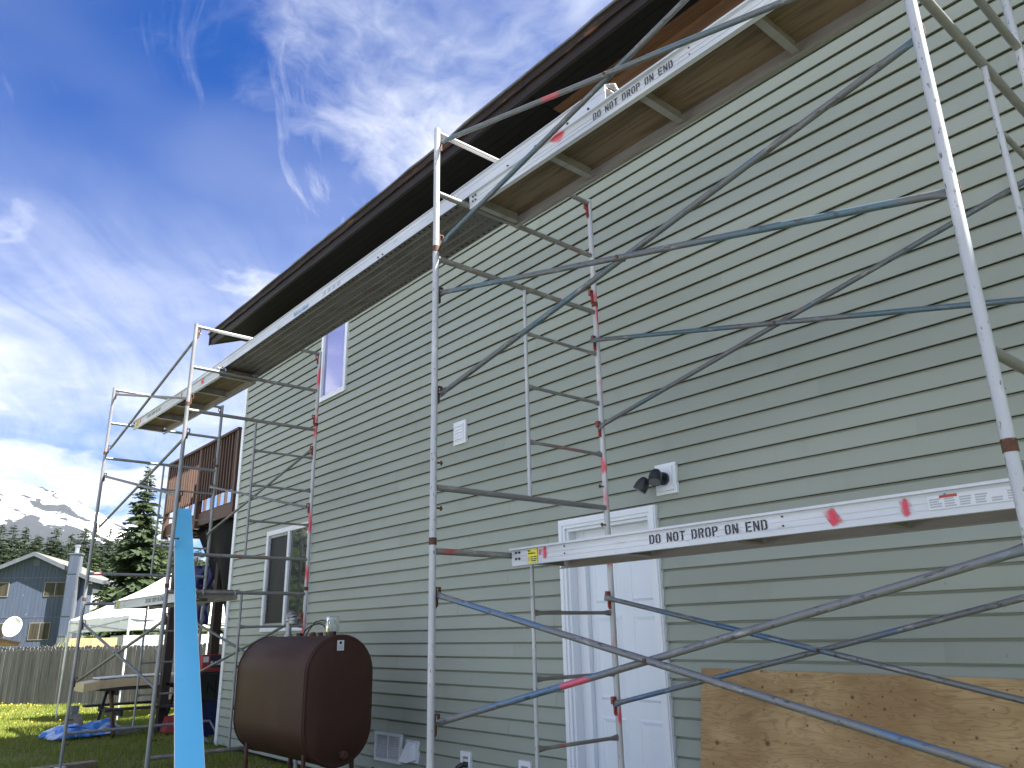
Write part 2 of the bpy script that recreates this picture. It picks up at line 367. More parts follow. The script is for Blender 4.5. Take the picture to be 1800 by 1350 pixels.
pmat('dim_bounce', (0.05, 0.05, 0.052), 0.9, layers=[((40, 40, 40), 4, 0.45, 0.65, (0.035, 0.035, 0.036), 0.8)], bump=[((60, 60, 60), 4, 0.6, 0.01)], randco=False)  # dark surface of the added near ground, keeps bounce light low
pmat('pale_bounce', (0.38, 0.385, 0.40), 0.95, layers=[((25, 25, 25), 4, 0.4, 0.65, (0.28, 0.285, 0.30), 0.8), ((60, 60, 60), 3, 0.55, 0.7, (0.44, 0.44, 0.45), 0.7)], bump=[((60, 60, 60), 4, 0.8, 0.02)], randco=False)  # pale surface of the added far ground, bounces neutral light to the wall

# plywood sheet: contour-like grain, knots, chalk and scuffs
def plywood_mat():
    m = bpy.data.materials.new('plywood')
    m.use_nodes = True
    t = m.node_tree
    t.nodes.clear()
    N = NT(t)
    out = N.n('ShaderNodeOutputMaterial')
    p = N.n('ShaderNodeBsdfPrincipled')
    t.links.new(p.outputs[0], out.inputs[0])
    co = N.n('ShaderNodeTexCoord').outputs['Object']
    sp = N.n('ShaderNodeSeparateXYZ')
    t.links.new(co, sp.inputs[0])
    fl = N.n('ShaderNodeCombineXYZ')
    t.links.new(sp.outputs[0], fl.inputs[0])
    t.links.new(sp.outputs[2], fl.inputs[1])
    co2 = fl.outputs[0]
    h = N.noise(N.scale(co2, (0.6, 3.2, 1)), 1.5, 4.0, 0.55, 0.3)
    band = N.math('SINE', N.math('MULTIPLY', h, 140.0))
    band2 = N.math('SINE', N.math('MULTIPLY', h, 41.0))
    fine = N.noise(N.scale(co2, (3, 60, 1)), 1.0, 4)
    base = N.mix(N.ramp(N.noise(N.scale(co2, (1.2, 2.2, 1)), 1.6, 4), 0.35, 0.7), (0.33, 0.205, 0.085), (0.51, 0.355, 0.17))
    c = N.mix(N.ramp(band, 0.55, 1.0, 0, 0.42), base, (0.22, 0.125, 0.05))
    c = N.mix(N.ramp(band2, 0.6, 1.0, 0, 0.25), c, (0.26, 0.15, 0.06))
    c = N.mix(N.ramp(fine, 0.5, 0.8, 0, 0.35), c, (0.22, 0.13, 0.055))
    # knots: voronoi cells, some empty
    for scl, thr, rad, off in ((5.2, 0.42, 0.085, (0.3, 1.7, 0)), (10.5, 0.30, 0.085, (4.1, 2.2, 0)), (15.0, 0.16, 0.08, (2.1, 7.2, 0))):
        v = N.n('ShaderNodeTexVoronoi', voronoi_dimensions='2D')
        wob = N.vmath('ADD', N.scale(co2, (1, 1, 1), off), N.vmath('MULTIPLY', N.vmath('SUBTRACT', N.n('ShaderNodeTexNoise').outputs['Color'], (0.5, 0.5, 0.5)), (0, 0, 0)))
        t.links.new(wob, v.inputs['Vector'])
        v.inputs['Scale'].default_value = scl
        cs = N.n('ShaderNodeSeparateColor')
        t.links.new(v.outputs['Color'], cs.inputs[0])
        on = N.math('LESS_THAN', cs.outputs[0], thr)
        sz = N.ramp(cs.outputs[1], 0, 1, 0.45, 1.15, False)
        d = N.math('DIVIDE', v.outputs['Distance'], sz)
        d = N.math('ADD', d, N.math('MULTIPLY', N.math('SUBTRACT', N.noise(co2, 30, 3), 0.5), 0.07))
        ring = N.math('MULTIPLY', on, N.ramp(d, rad * 1.7, rad * 0.9))
        k = N.math('MULTIPLY', on, N.ramp(d, rad, rad * 0.75))
        core = N.math('MULTIPLY', on, N.ramp(d, rad * 0.55, rad * 0.2))
        c = N.mix(N.math('MULTIPLY', ring, 0.45), c, (0.24, 0.13, 0.05))
        c = N.mix(N.math('MULTIPLY', k, 0.85), c, (0.17, 0.08, 0.03))
        c = N.mix(N.math('MULTIPLY', core, 0.7), c, (0.05, 0.028, 0.016))
    gr = N.ramp(N.noise(N.scale(co2, (9, 7, 1), (7, 3, 0)), 1.2, 6, 0.7), 0.62, 0.74)
    gm = N.ramp(N.noise(co2, 1.3, 2), 0.45, 0.65)
    c = N.mix(N.math('MULTIPLY', N.math('MULTIPLY', gr, gm), 0.65), c, (0.06, 0.05, 0.045))
    ln = N.ramp(N.noise(N.scale(co2, (70, 1.2, 1)), 1.0, 3), 0.70, 0.76)
    c = N.mix(N.math('MULTIPLY', N.math('MULTIPLY', ln, gm), 0.5), c, (0.10, 0.06, 0.03))
    N.put(p.inputs['Base Color'], c)
    p.inputs['Roughness'].default_value = 0.7
    b = N.n('ShaderNodeBump')
    b.inputs['Strength'].default_value = 0.25
    b.inputs['Distance'].default_value = 0.002
    t.links.new(fine, b.inputs['Height'])
    t.links.new(b.outputs[0], p.inputs['Normal'])
    MATS['plywood'] = m


plywood_mat()


def mountain_mat():
    m = bpy.data.materials.new('mountain')
    m.use_nodes = True
    t = m.node_tree
    t.nodes.clear()
    N = NT(t)
    out = N.n('ShaderNodeOutputMaterial')
    p = N.n('ShaderNodeBsdfPrincipled')
    t.links.new(p.outputs[0], out.inputs[0])
    co = N.n('ShaderNodeTexCoord').outputs['Object']
    sp = N.n('ShaderNodeSeparateXYZ')
    t.links.new(co, sp.inputs[0])
    z = sp.outputs[2]
    n1 = N.noise(N.scale(co, (0.0035, 0.0055, 0.0100)), 1.0, 8, 0.62, 0.6)
    n2 = N.noise(N.scale(co, (0.012, 0.012, 0.022)), 1.0, 6, 0.65)
    comb = N.math('ADD', N.math('MULTIPLY', n1, 0.72), N.math('MULTIPLY', n2, 0.28))
    zf = N.ramp(z, 225, 330, -0.22, 0.015, False)
    zf = N.math('ADD', zf, N.ramp(z, 400, 500, 0.0, -0.030, False))
    rockf = N.ramp(N.math('ADD', comb, zf), 0.490, 0.505)
    rock = N.mix(n2, (0.012, 0.016, 0.024), (0.032, 0.034, 0.038))
    rock = N.mix(N.ramp(z, 330, 200), rock, (0.010, 0.016, 0.018))
    c = N.mix(rockf, rock, (0.85, 0.86, 0.88))
    N.put(p.inputs['Base Color'], c)
    p.inputs['Roughness'].default_value = 0.85
    MATS['mountain'] = m


mountain_mat()

# ------------------------------------------------------------------ mesh helpers
class MB:
    def __init__(s):
        s.v = []
        s.f = []
        s.sm = []

    def add(s, vs, fs, smooth=False):
        o = len(s.v)
        s.v += [tuple(x) for x in vs]
        s.f += [tuple(i + o for i in q) for q in fs]
        s.sm += [smooth] * len(fs)
        return s

    def box(s, a, b, bev=0.0):
        x0, y0, z0 = a
        x1, y1, z1 = b
        vs = [(x0, y0, z0), (x1, y0, z0), (x1, y1, z0), (x0, y1, z0), (x0, y0, z1), (x1, y0, z1), (x1, y1, z1), (x0, y1, z1)]
        return s.add(vs, [(0, 3, 2, 1), (4, 5, 6, 7), (0, 1, 5, 4), (1, 2, 6, 5), (2, 3, 7, 6), (3, 0, 4, 7)])

    def obox(s, c, ax, ay, az):
        """oriented box: centre and half-axis vectors"""
        c, ax, ay, az = map(Vector, (c, ax, ay, az))
        vs = [c + i * ax + j * ay + k * az for k in (-1, 1) for i, j in ((-1, -1), (1, -1), (1, 1), (-1, 1))]
        return s.add(vs, [(0, 3, 2, 1), (4, 5, 6, 7), (0, 1, 5, 4), (1, 2, 6, 5), (2, 3, 7, 6), (3, 0, 4, 7)])

    def tube(s, a, b, r0, r1=None, n=14, cap=True, flat=None):
        """flat: list of (t, scale_u, scale_v) stations along the tube"""
        a, b = Vector(a), Vector(b)
        r1 = r0 if r1 is None else r1
        d = (b - a).normalized()
        up = Vector((0, 0, 1)) if abs(d.z) < 0.9 else Vector((1, 0, 0))
        e1 = d.cross(up).normalized()
        e2 = e1.cross(d)
        st = flat or [(0, 1, 1), (1, 1, 1)]
        vs, fs = [], []
        for t, su, sv in st:
            rr = r0 + (r1 - r0) * t
            for i in range(n):
                q = 2 * math.pi * i / n
                vs.append(a + (b - a) * t + e1 * math.cos(q) * rr * su + e2 * math.sin(q) * rr * sv)
        m = len(st)
        for k in range(m - 1):
            for i in range(n):
                j = (i + 1) % n
                fs.append((k * n + i, k * n + j, (k + 1) * n + j, (k + 1) * n + i))
        s.add(vs, fs, True)
        if cap:
            s.add([vs[i] for i in range(n)], [tuple(reversed(range(n)))])
            s.add([vs[(m - 1) * n + i] for i in range(n)], [tuple(range(n))])
        return s

    def path(s, pts, rad, n=8):
        for i in range(len(pts) - 1):
            s.tube(pts[i], pts[i + 1], rad, n=n)
        return s

    def poly(s, pts, fn, depth=None):
        """planar polygon, pts in 2-D mapped by fn(u, v)"""
        s.add([fn(*q) for q in pts], [tuple(range(len(pts)))])
        return s

    def mesh(s, name, mat):
        me = bpy.data.meshes.new(name)
        me.from_pydata(s.v, [], s.f)
        if any(s.sm):
            me.polygons.foreach_set('use_smooth', s.sm)
        me.materials.append(MATS[mat])
        me.update()
        return me

    def build(s, name, mat, parent=None, loc=(0, 0, 0)):
        return link(name, s.mesh(name, mat), parent, loc)


def link(name, data, parent=None, loc=(0, 0, 0)):
    o = bpy.data.objects.new(name, data)
    COL.objects.link(o)
    o.location = loc
    if parent is not None:
        o.parent = parent
    return o


def tag(o, label, cat, group=None):
    o['label'] = label
    o['category'] = cat
    if group:
        o['group'] = group
    return o


def thing(name, label, cat, loc=(0, 0, 0), group=None):
    return tag(link(name, None, None, loc), label, cat, group)


def struct(o):
    o['kind'] = 'structure'
    return o


def stuff(o, label=None, cat=None):
    o['kind'] = 'stuff'
    if label:
        o['label'] = label
        o['category'] = cat
    return o


def rects_minus(rc, holes):
    """(x0,x1,z0,z1) minus rectangles, as a list of rectangles"""
    out = [rc]
    for h in holes:
        nxt = []
        for a in out:
            x0, x1, z0, z1 = a
            if h[1] <= x0 or h[0] >= x1 or h[3] <= z0 or h[2] >= z1:
                nxt.append(a)
                continue
            if h[0] > x0: nxt.append((x0, h[0], z0, z1))
            if h[1] < x1: nxt.append((h[1], x1, z0, z1))
            xa, xb = max(x0, h[0]), min(x1, h[1])
            if h[2] > z0: nxt.append((xa, xb, z0, h[2]))
            if h[3] < z1: nxt.append((xa, xb, h[3], z1))
        out = nxt
    return out


def text_mesh(body, size, mat, ext=0.0004, align='LEFT', shear=0.0, bold=0.0):
    cu = bpy.data.curves.new('lettering', 'FONT')
    cu.body = body
    cu.size = size
    cu.extrude = ext
    cu.align_x = align
    cu.shear = shear
    cu.offset = bold
    cu.resolution_u = 3
    o = bpy.data.objects.new('lettering', cu)
    COL.objects.link(o)
    bpy.context.view_layer.update()
    me = bpy.data.meshes.new_from_object(o.evaluated_get(bpy.context.evaluated_depsgraph_get()))
    bpy.data.objects.remove(o)
    me.materials.clear()
    me.materials.append(MATS[mat])
    return me


ROT_WALL = Matrix(((1, 0, 0), (0, 0, -1), (0, 1, 0)))      # text plane facing -Y


def put_text(body, size, mat, parent, loc, name='lettering', **kw):
    me = text_mesh(body, size, mat, **kw)
    me.transform(ROT_WALL.to_4x4())
    return link(name, me, parent, loc)


# stencil alphabet (unit cell 0.6 x 1), each letter with its bridges
def mir(p):
    return [(0.6 - x, y) for x, y in reversed(p)]


BAR = [(0, 0), (0.16, 0), (0.16, 1), (0, 1)]
OH = [(0.26, 0), (0.26, 0.15), (0.2, 0.15), (0.16, 0.22), (0.16, 0.78), (0.2, 0.85), (0.26, 0.85), (0.26, 1), (0.15, 1), (0, 0.82), (0, 0.18), (0.15, 0)]
BOWL = [(0.24, 0.45), (0.46, 0.45), (0.6, 0.58), (0.6, 0.87), (0.46, 1), (0.24, 1), (0.24, 0.86), (0.40, 0.86), (0.44, 0.8), (0.44, 0.65), (0.40, 0.59), (0.24, 0.59)]
GLYPH = {
    'D': [BAR, [(0.26, 0), (0.45, 0), (0.6, 0.18), (0.6, 0.82), (0.45, 1), (0.26, 1), (0.26, 0.85), (0.40, 0.85), (0.44, 0.78), (0.44, 0.22), (0.40, 0.15), (0.26, 0.15)]],
    'O': [OH, mir(OH)],
    'N': [BAR[:1] + [(0.14, 0), (0.14, 1), (0, 1)], [(0.46, 0), (0.6, 0), (0.6, 1), (0.46, 1)], [(0.18, 0.62), (0.42, 0.0), (0.42, 0.38), (0.18, 1)]],
    'T': [[(0, 0.85), (0.19, 0.85), (0.19, 1), (0, 1)], [(0.41, 0.85), (0.6, 0.85), (0.6, 1), (0.41, 1)], [(0.22, 0), (0.38, 0), (0.38, 1), (0.22, 1)]],
    'R': [BAR, BOWL, [(0.43, 0), (0.6, 0), (0.47, 0.41), (0.30, 0.41)]],
    'P': [BAR, BOWL],
    'E': [BAR, [(0.24, 0.85), (0.6, 0.85), (0.6, 1), (0.24, 1)], [(0.24, 0.43), (0.52, 0.43), (0.52, 0.57), (0.24, 0.57)], [(0.24, 0), (0.6, 0), (0.6, 0.15), (0.24, 0.15)]],
}


def stencil(text, h, parent, loc, sx=1.0):
    x = 0
    for word in text.split():
        mb = MB()
        q0 = x
        for ch in word:
            for pl in GLYPH[ch]:
                mb.poly(pl, lambda a, b: (x - q0 + a * h * sx, 0, b * h))
            x += 0.80 * h * sx
        x += 0.62 * h * sx
        mb.build('stencilled_lettering', 'stencil', parent, (loc[0] + q0, loc[1], loc[2]))


# ------------------------------------------------------------------ ground
def ground_z(x, y):
    q = min(max((-x - 15.5) / 10.0, 0.0), 1.0)
    return 0.03 * mnoise.noise(Vector((x * 0.35, y * 0.35, 2.0))) - 0.03 - 0.30 * q * q * (3 - 2 * q)


mb = MB()
xs = [-6000, -600, -150, -60] + [-40 + i * 1.0 for i in range(46)] + [20, 80, 600, 6000]
ys = [-6000, -600, -100, -40] + [-20 + i * 1.0 for i in range(41)] + [60, 150, 600, 6000]
vs, fs = [], []
for x in xs:
    for y in ys:
        zl = 0.0
        if -40 <= x <= 5 and -20 <= y <= 20:
            zl = ground_z(x, y)
        vs.append((x, y, zl))
ny = len(ys)
for i in range(len(xs) - 1):
    for j in range(ny - 1):
        fs.append((i * ny + j, (i + 1) * ny + j, (i + 1) * ny + j + 1, i * ny + j + 1))
mb.add(vs, fs, True)
struct(mb.build('ground', 'lawn'))


# added unseen ground: dark strip limits bounce low down, pale sheet beyond brightens the wall
def sheet_xy(name, mat, x0, x1, y0, y1, z, st):
    nx_, ny_ = int((x1 - x0) / st), int((y1 - y0) / st)
    vs = [(x0 + (x1 - x0) * i / nx_ + (0.4 * mnoise.noise(Vector((i, j, z * 99))) if 0 < j < ny_ else 0), y0 + (y1 - y0) * j / ny_, z) for i in range(nx_ + 1) for j in range(ny_ + 1)]
    fs = [(i * (ny_ + 1) + j, (i + 1) * (ny_ + 1) + j, (i + 1) * (ny_ + 1) + j + 1, i * (ny_ + 1) + j + 1) for i in range(nx_) for j in range(ny_)]
    struct(MB().add(vs, fs).build(name, mat))


sheet_xy('added_dark_ground', 'dim_bounce', -9.0, 30.0, -9.5, -3.4, 0.020, 1.5)
sheet_xy('added_bounce_ground', 'pale_bounce', -32.0, 40.0, -60.0, -9.6, 0.016, 4.0)


# grass blades where the lawn is in sight
def blades(n, x0, x1, y0, y1, h0, h1, wd):
    X = rng.uniform(x0, x1, n)
    Y = rng.uniform(y0, y1, n)
    keep = ~((X > -12.45) & (Y > -0.05))
    X, Y = X[keep], Y[keep]
    n = len(X)
    a = rng.uniform(0, 2 * np.pi, n)
    dens = np.sin(X * 1.7 + 1.3 * np.sin(Y * 1.1)) * np.sin(Y * 2.3 + X * 0.6)
    H = rng.uniform(h0, h1, n) * (1 + 0.35 * dens)
    lean = rng.uniform(-0.6, 0.6, (n, 2)) * H[:, None]
    Z = np.array([ground_z(a_, b_) for a_, b_ in zip(X, Y)])
    V = np.zeros((n, 3, 3))
    V[:, 0] = np.stack([X - wd * np.cos(a), Y - wd * np.sin(a), Z - 0.005], 1)
    V[:, 1] = np.stack([X + wd * np.cos(a), Y + wd * np.sin(a), Z - 0.005], 1)
    V[:, 2] = np.stack([X + lean[:, 0], Y + lean[:, 1], Z + H], 1)
    return V.reshape(-1, 3)


def trimesh(name, V, mat):
    me = bpy.data.meshes.new(name)
    n = len(V)
    me.vertices.add(n)
    me.vertices.foreach_set('co', np.asarray(V, dtype=np.float32).ravel())
    me.loops.add(n)
    me.loops.foreach_set('vertex_index', np.arange(n, dtype=np.int32))
    me.polygons.add(n // 3)
    me.polygons.foreach_set('loop_start', np.arange(0, n, 3, dtype=np.int32))
    me.polygons.foreach_set('loop_total', np.full(n // 3, 3, dtype=np.int32))
    me.materials.append(MATS[mat])
    me.update(calc_edges=True)
    return me


V = np.concatenate([blades(52000, -19, -8.4, -4.2, 2.5, 0.03, 0.085, 0.006), blades(62000, -31, -17, -4.2, 5.2, 0.035, 0.09, 0.010)])
stuff(link('grass', trimesh('grass', V, 'grass_blade')), 'short green lawn grass between the house and the wooden fence', 'grass')
# dandelions, thickest by the fence
nd = 110
X = np.where(rng.random(nd) < 0.35, rng.normal(-28.6, 0.5, nd), rng.uniform(-28.5, -18.0, nd))
Y = np.where(X < -27.4, rng.uniform(-1.3, 0.4, nd), rng.uniform(-2.0, 3.0, nd))
vv = []
for x, y in zip(X, Y):
    z = ground_z(x, y) + random.uniform(0.06, 0.11)
    q = random.uniform(0.014, 0.024)
    k = [Vector((x + q * math.cos(t), y + q * math.sin(t), z)) for t in (0, 1.57, 3.14, 4.71)]
    top = Vector((x, y, z + q * 0.7))
    for i in range(4):
        vv += [k[i], k[(i + 1) % 4], top]
stuff(link('dandelions', trimesh('dandelions', vv, 'dandelion')), 'small yellow dandelion flowers dotted over the sunlit lawn', 'flowers')

# ------------------------------------------------------------------ the house
E = 0.127
XL, XR = -12.50, 2.6
DOOR = (-4.83, -3.895, -1.0, 2.345)
WLOW = (-11.06, -9.78, 1.66, 2.92)
WUP = (-9.64, -9.00, 4.70, 5.98)
HOLES = [DOOR, WLOW, WUP]
house = thing('house', 'two storey house with pale grey-green lap siding and scaffolding along it', 'house', (XL, 0, 0))
HO = Vector((-XL, 0, 0))                                    # children are given in world coordinates minus the empty


def hb(mb, name, mat, parent=None):
    """build a part of the house from world coordinates"""
    if parent is None:
        mb.v = [(x - XL, y, z) for x, y, z in mb.v]
        return mb.build(name, mat, house)
    px = XL + parent.location.x
    mb.v = [(x - px, y - parent.location.y, z - parent.location.z) for x, y, z in mb.v]
    return mb.build(name, mat, parent)


# lap siding: every course in panels, each panel an object
ZC = 32.3745
for k in range(44, -10, -1):
    z0 = (ZC - k) * E + CAMZ
    z1 = z0 + E
    off = [0.0, 1.27, 2.54, 0.63, 1.9][k % 5]
    cuts = [XL + 0.07]
    x = XL + 1.1 + off
    while x < XR - 0.3:
        cuts.append(x + random.uniform(-0.12, 0.12))
        x += 3.81
    cuts.append(XR)
    for i in range(len(cuts) - 1):
        a, b = cuts[i], cuts[i + 1] + (0.022 if i < len(cuts) - 2 else 0)
        pro = 0.0020 * (i % 2)
        holes = HOLES
        pcs = rects_minus((a, b, z0, z1), holes)
        groups = []
        for pc in pcs:
            hit = [g for g in groups if any(not (q[1] < pc[0] - 1e-4 or q[0] > pc[1] + 1e-4) for q in g)]
            ng = [pc] + [q for g in hit for q in g]
            groups = [g for g in groups if g not in hit] + [ng]
        sag = random.uniform(-0.0015, 0.0015)
        for grp in groups:
          mb = MB()
          for (xa, xb, za, zb) in grp:
            def yy(z, pro=pro):
                return -0.029 - pro + 0.021 * (z - z0) / E
            seg = max(1, int((xb - xa) / 0.6))
            low = za <= z0 + 1e-6
            prof = []
            if low:
                prof = [(0.006 + pro, z0 + 0.012), (yy(z0) + 0.007, z0 + 0.001), (yy(z0) + 0.002, z0), (yy(z0), z0 + 0.004)]
            else:
                prof = [(0.006 + pro, za), (yy(za), za)]
            if zb >= z1 - 1e-6 and zb - za > 0.03:
                prof += [(yy(zb - 0.0155), zb - 0.0155), (0.0045 - pro, zb - 0.0135 - pro), (0.0045 - pro, zb), (0.006 + pro, zb)]
            else:
                prof += [(yy(zb), zb), (0.006, zb)]
            n = len(prof)
            vs = []
            for j in range(seg + 1):
                xx = xa + (xb - xa) * j / seg
                w_ = sag * math.sin(xx * 1.9 + k) if 0 < j < seg else 0
                for (py, pz) in prof:
                    vs.append((xx, py, pz + (w_ if pz < z1 - 0.01 else 0)))
            fs = [(j * n + q, (j + 1) * n + q, (j + 1) * n + q + 1, j * n + q + 1) for j in range(seg) for q in range(n - 1)]
            mb.add(vs, fs)
            mb.add([vs[q] for q in range(n)], [tuple(range(n))])
            mb.add([vs[seg * n + q] for q in range(n)], [tuple(reversed(range(n)))])
          hb(mb, 'siding_panel', 'siding')

# wall behind the siding, other walls
mb = MB()
for (xa, xb, za, zb) in rects_minus((XL + 0.02, XR, 0.0, 6.72), [DOOR]):
    mb.box((xa, 0.0125, za), (xb, 0.16, zb))
hb(mb, 'wall', 'wall_core')
mb = MB()
mb.box((XL + 0.02, 0.165, 0), (XL + 0.16, 6.4, 6.75))
mb.box((XR - 0.14, 0.165, 0), (XR, 6.4, 6.75))
mb.box((XL + 0.165, 6.25, 0), (XR - 0.145, 6.4, 6.75))
mb.add([(XL + 0.02, 0.165, 6.75), (XL + 0.02, 6.4, 6.75), (XL + 0.02, 3.2, 7.95)], [(0, 1, 2)])
hb(mb, 'end_wall', 'plain_wall')
# corner post and base strip
mb = MB().box((XL - 0.005, -0.036, 0.0), (XL + 0.078, -0.0005, 6.66)).box((XL - 0.018, -0.036, 0.0), (XL - 0.0055, 0.09, 6.66))
hb(mb, 'corner_trim', 'vinyl_white')

# roof: sloped eave with fascia, soffit boards and roof deck
EX0, EX1 = -13.0, XR + 0.5
EY, EZ = -0.545, 6.40                                        # fascia bottom
SL = 0.39


def roof_z(y):
    return EZ + 0.17 + SL * (y - EY)


mb = MB()
for y0, y1 in ((EY - 0.06, 3.2),):
    vs = []
    nseg = 60
    for i in range(nseg + 1):
        x = EX0 - 0.02 + (EX1 - EX0 + 0.04) * i / nseg
        j = random.uniform(-0.012, 0.006)
        for (y, dz) in ((y0 + j, 0.028), (y1, 0.028), (y1, 0.05), (y0 + j, 0.05)):
            vs.append((x, y, roof_z(y) + dz + (random.uniform(-0.004, 0.004) if y < 0 else 0)))
    fs = []
    for i in range(nseg):
        for q in range(4):
            fs.append((i * 4 + q, i * 4 + (q + 1) % 4, (i + 1) * 4 + (q + 1) % 4, (i + 1) * 4 + q))
    fs += [(0, 1, 2, 3), (nseg * 4 + 3, nseg * 4 + 2, nseg * 4 + 1, nseg * 4)]
    mb.add(vs, fs)
zr = roof_z(3.2)
mb.add([(EX0, 3.2, zr), (EX1, 3.2, zr), (EX1, 6.95, roof_z(-0.6)), (EX0, 6.95, roof_z(-0.6)), (EX0, 3.2, zr + 0.05), (EX1, 3.2, zr + 0.05), (EX1, 6.95, roof_z(-0.6) + 0.05), (EX0, 6.95, roof_z(-0.6) + 0.05)],
       [(0, 3, 2, 1), (4, 5, 6, 7), (0, 1, 5, 4), (2, 3, 7, 6), (1, 2, 6, 5), (3, 0, 4, 7)])
roof = hb(mb, 'roof', 'shingle')
# roof deck under the shingles
mb = MB()
dk = [(EX0 + 0.02, -0.5, roof_z(-0.5) - 0.005), (EX1, -0.5, roof_z(-0.5) - 0.005), (EX1, 3.2, zr - 0.005), (EX0 + 0.02, 3.2, zr - 0.005)]
mb.add(dk + [(x, y, z + 0.02) for x, y, z in dk], [(0, 3, 2, 1), (4, 5, 6, 7), (0, 1, 5, 4), (2, 3, 7, 6), (1, 2, 6, 5), (3, 0, 4, 7)])
hb(mb, 'roof_deck', 'soffit_black', roof)
# fascia: lower painted board and a rotten upper board, in lengths
fx = [EX0, -9.1, -4.6, -0.2, EX1]
for i in range(4):
    a, b = fx[i] + 0.002, fx[i + 1] - 0.002
    hb(MB().box((a, EY, EZ), (b, EY + 0.038, EZ + 0.112)), 'fascia_board', 'fascia_dark', roof)
    mb = MB()
    n = int((b - a) / 0.12)
    vs = []
    for j in range(n + 1):
        x = a + (b - a) * j / n
        w1 = 0.010 * mnoise.noise(Vector((x * 3, 1, 1))) + 0.006 * mnoise.noise(Vector((x * 11, 4, 1)))
        w2 = 0.012 * mnoise.noise(Vector((x * 4, 9, 1)))
        vs += [(x, EY - 0.030 + w2, EZ + 0.098 + w1), (x, EY + 0.037, EZ + 0.113), (x, EY + 0.037, EZ + 0.199), (x, EY - 0.042 + w2, EZ + 0.195)]
    fs = []
    for j in range(n):
        for q in range(4):
            fs.append((j * 4 + q, j * 4 + (q + 1) % 4, (j + 1) * 4 + (q + 1) % 4, (j + 1) * 4 + q))
    fs += [(0, 1, 2, 3), (n * 4 + 3, n * 4 + 2, n * 4 + 1, n * 4)]
    mb.add(vs, fs)
    hb(mb, 'gutter_board', 'fascia', roof)
# rake board on the left end
mb = MB()
q = []
for y in (EY - 0.02, 3.2):
    zz_ = EZ + SL * (y - EY)
    q += [(y, zz_), (y, zz_ + 0.19)]
for x in (EX0 - 0.04, EX0 - 0.003):
    mb.v += [(x, yy_, z_) for yy_, z_ in q]
mb.add([], [])
mb.f = [(0, 1, 3, 2), (4, 6, 7, 5), (0, 2, 6, 4), (1, 5, 7, 3), (0, 4, 5, 1), (2, 3, 7, 6)]
mb.sm = [False] * 6
hb(mb, 'rake_board', 'fascia_dark', roof)
# boxed eave: level soffit boards, the right stretch stripped to bare sheathing; the end overhang follows the slope
nb = 5
for i in range(nb):
    ya = EY + 0.045 + (0.50 / nb) * i
    yb = ya + 0.50 / nb - 0.006
    if i == nb - 1:
        yb = 0.008
    for (xa, xb, mt, sl0) in ((EX0 + 0.005, XL - 0.03, 'soffit_black', SL), (XL - 0.025, -4.6, 'soffit_black', 0.0), (-4.59, EX1, 'sheathing' if i >= 3 else 'soffit_black', 0.0)):
        vs = []
        for x in (xa, xb):
            for y, dz in ((ya, 0), (yb, 0), (yb, 0.018), (ya, 0.018)):
                vs.append((x, y, EZ + 0.012 + sl0 * (y - EY) + dz))
        mb = MB().add(vs, [(0, 1, 2, 3), (7, 6, 5, 4), (0, 4, 5, 1), (1, 5, 6, 2), (2, 6, 7, 3), (3, 7, 4, 0)])
        hb(mb, 'soffit_board', mt, roof)
mb = MB()
for x in (XL - 0.028, XL - 0.012):
    mb.v += [(x, EY + 0.04, EZ + 0.034), (x, 0.1, EZ + 0.034), (x, 0.1, EZ + 0.034 + SL * (0.1 - EY))]
mb.f = [(0, 1, 2), (5, 4, 3), (0, 3, 4, 1), (1, 4, 5, 2), (2, 5, 3, 0)]
mb.sm = [False] * 5
hb(mb, 'eave_return', 'soffit_black', roof)

for (xa, xb, mt) in ((XL + 0.08, -4.6, 'soffit_black'), (-4.597, XR, 'sheathing')):
    hb(MB().box((xa, -0.052, 6.12), (xb, -0.031, EZ + 0.011)), 'frieze_board', mt, roof)

# front door: casing, recessed jamb, six panel slab
dr = hb(MB().box((-4.70, 0.10, -0.02), (-3.905, 0.14, 2.24)), 'door', 'door_white')
DX0, DX1, DZ1 = -4.83, -3.895, 2.345
CW = 0.072
mb = MB()
mb.box((DX0 - CW, -0.050, -0.02), (DX0 + 0.005, 0.012, DZ1 + CW)).box((DX1 - 0.005, -0.050, -0.02), (DX1 + CW, 0.012, DZ1 + CW)).box((DX0 + 0.0055, -0.050, DZ1 - 0.005), (DX1 - 0.0055, 0.012, DZ1 + CW))
mb.box((DX0 - CW + 0.012, -0.060, -0.02), (DX0 - 0.022, -0.0505, DZ1 + CW - 0.014)).box((DX1 + 0.022, -0.060, -0.02), (DX1 + CW - 0.012, -0.0505, DZ1 + CW - 0.014)).box((DX0 - 0.0215, -0.060, DZ1 + 0.022), (DX1 + 0.0215, -0.0505, DZ1 + CW - 0.014))
hb(mb, 'casing', 'vinyl_white', dr)
mb = MB()
mb.box((DX0 + 0.006, -0.03, -0.02), (DX0 + 0.03, 0.155, DZ1 - 0.006)).box((DX0 + 0.031, 0.055, -0.02), (-4.702, 0.155, DZ1 - 0.03)).box((DX1 - 0.012, -0.03, -0.02), (DX1 - 0.0055, 0.155, DZ1 - 0.006)).box((DX0 + 0.0305, -0.03, DZ1 - 0.03), (DX1 - 0.0125, 0.155, DZ1 - 0.006)).box((DX0 + 0.031, 0.06, 2.243), (DX1 - 0.0125, 0.150, DZ1 - 0.031))
hb(mb, 'jamb', 'vinyl_white', dr)
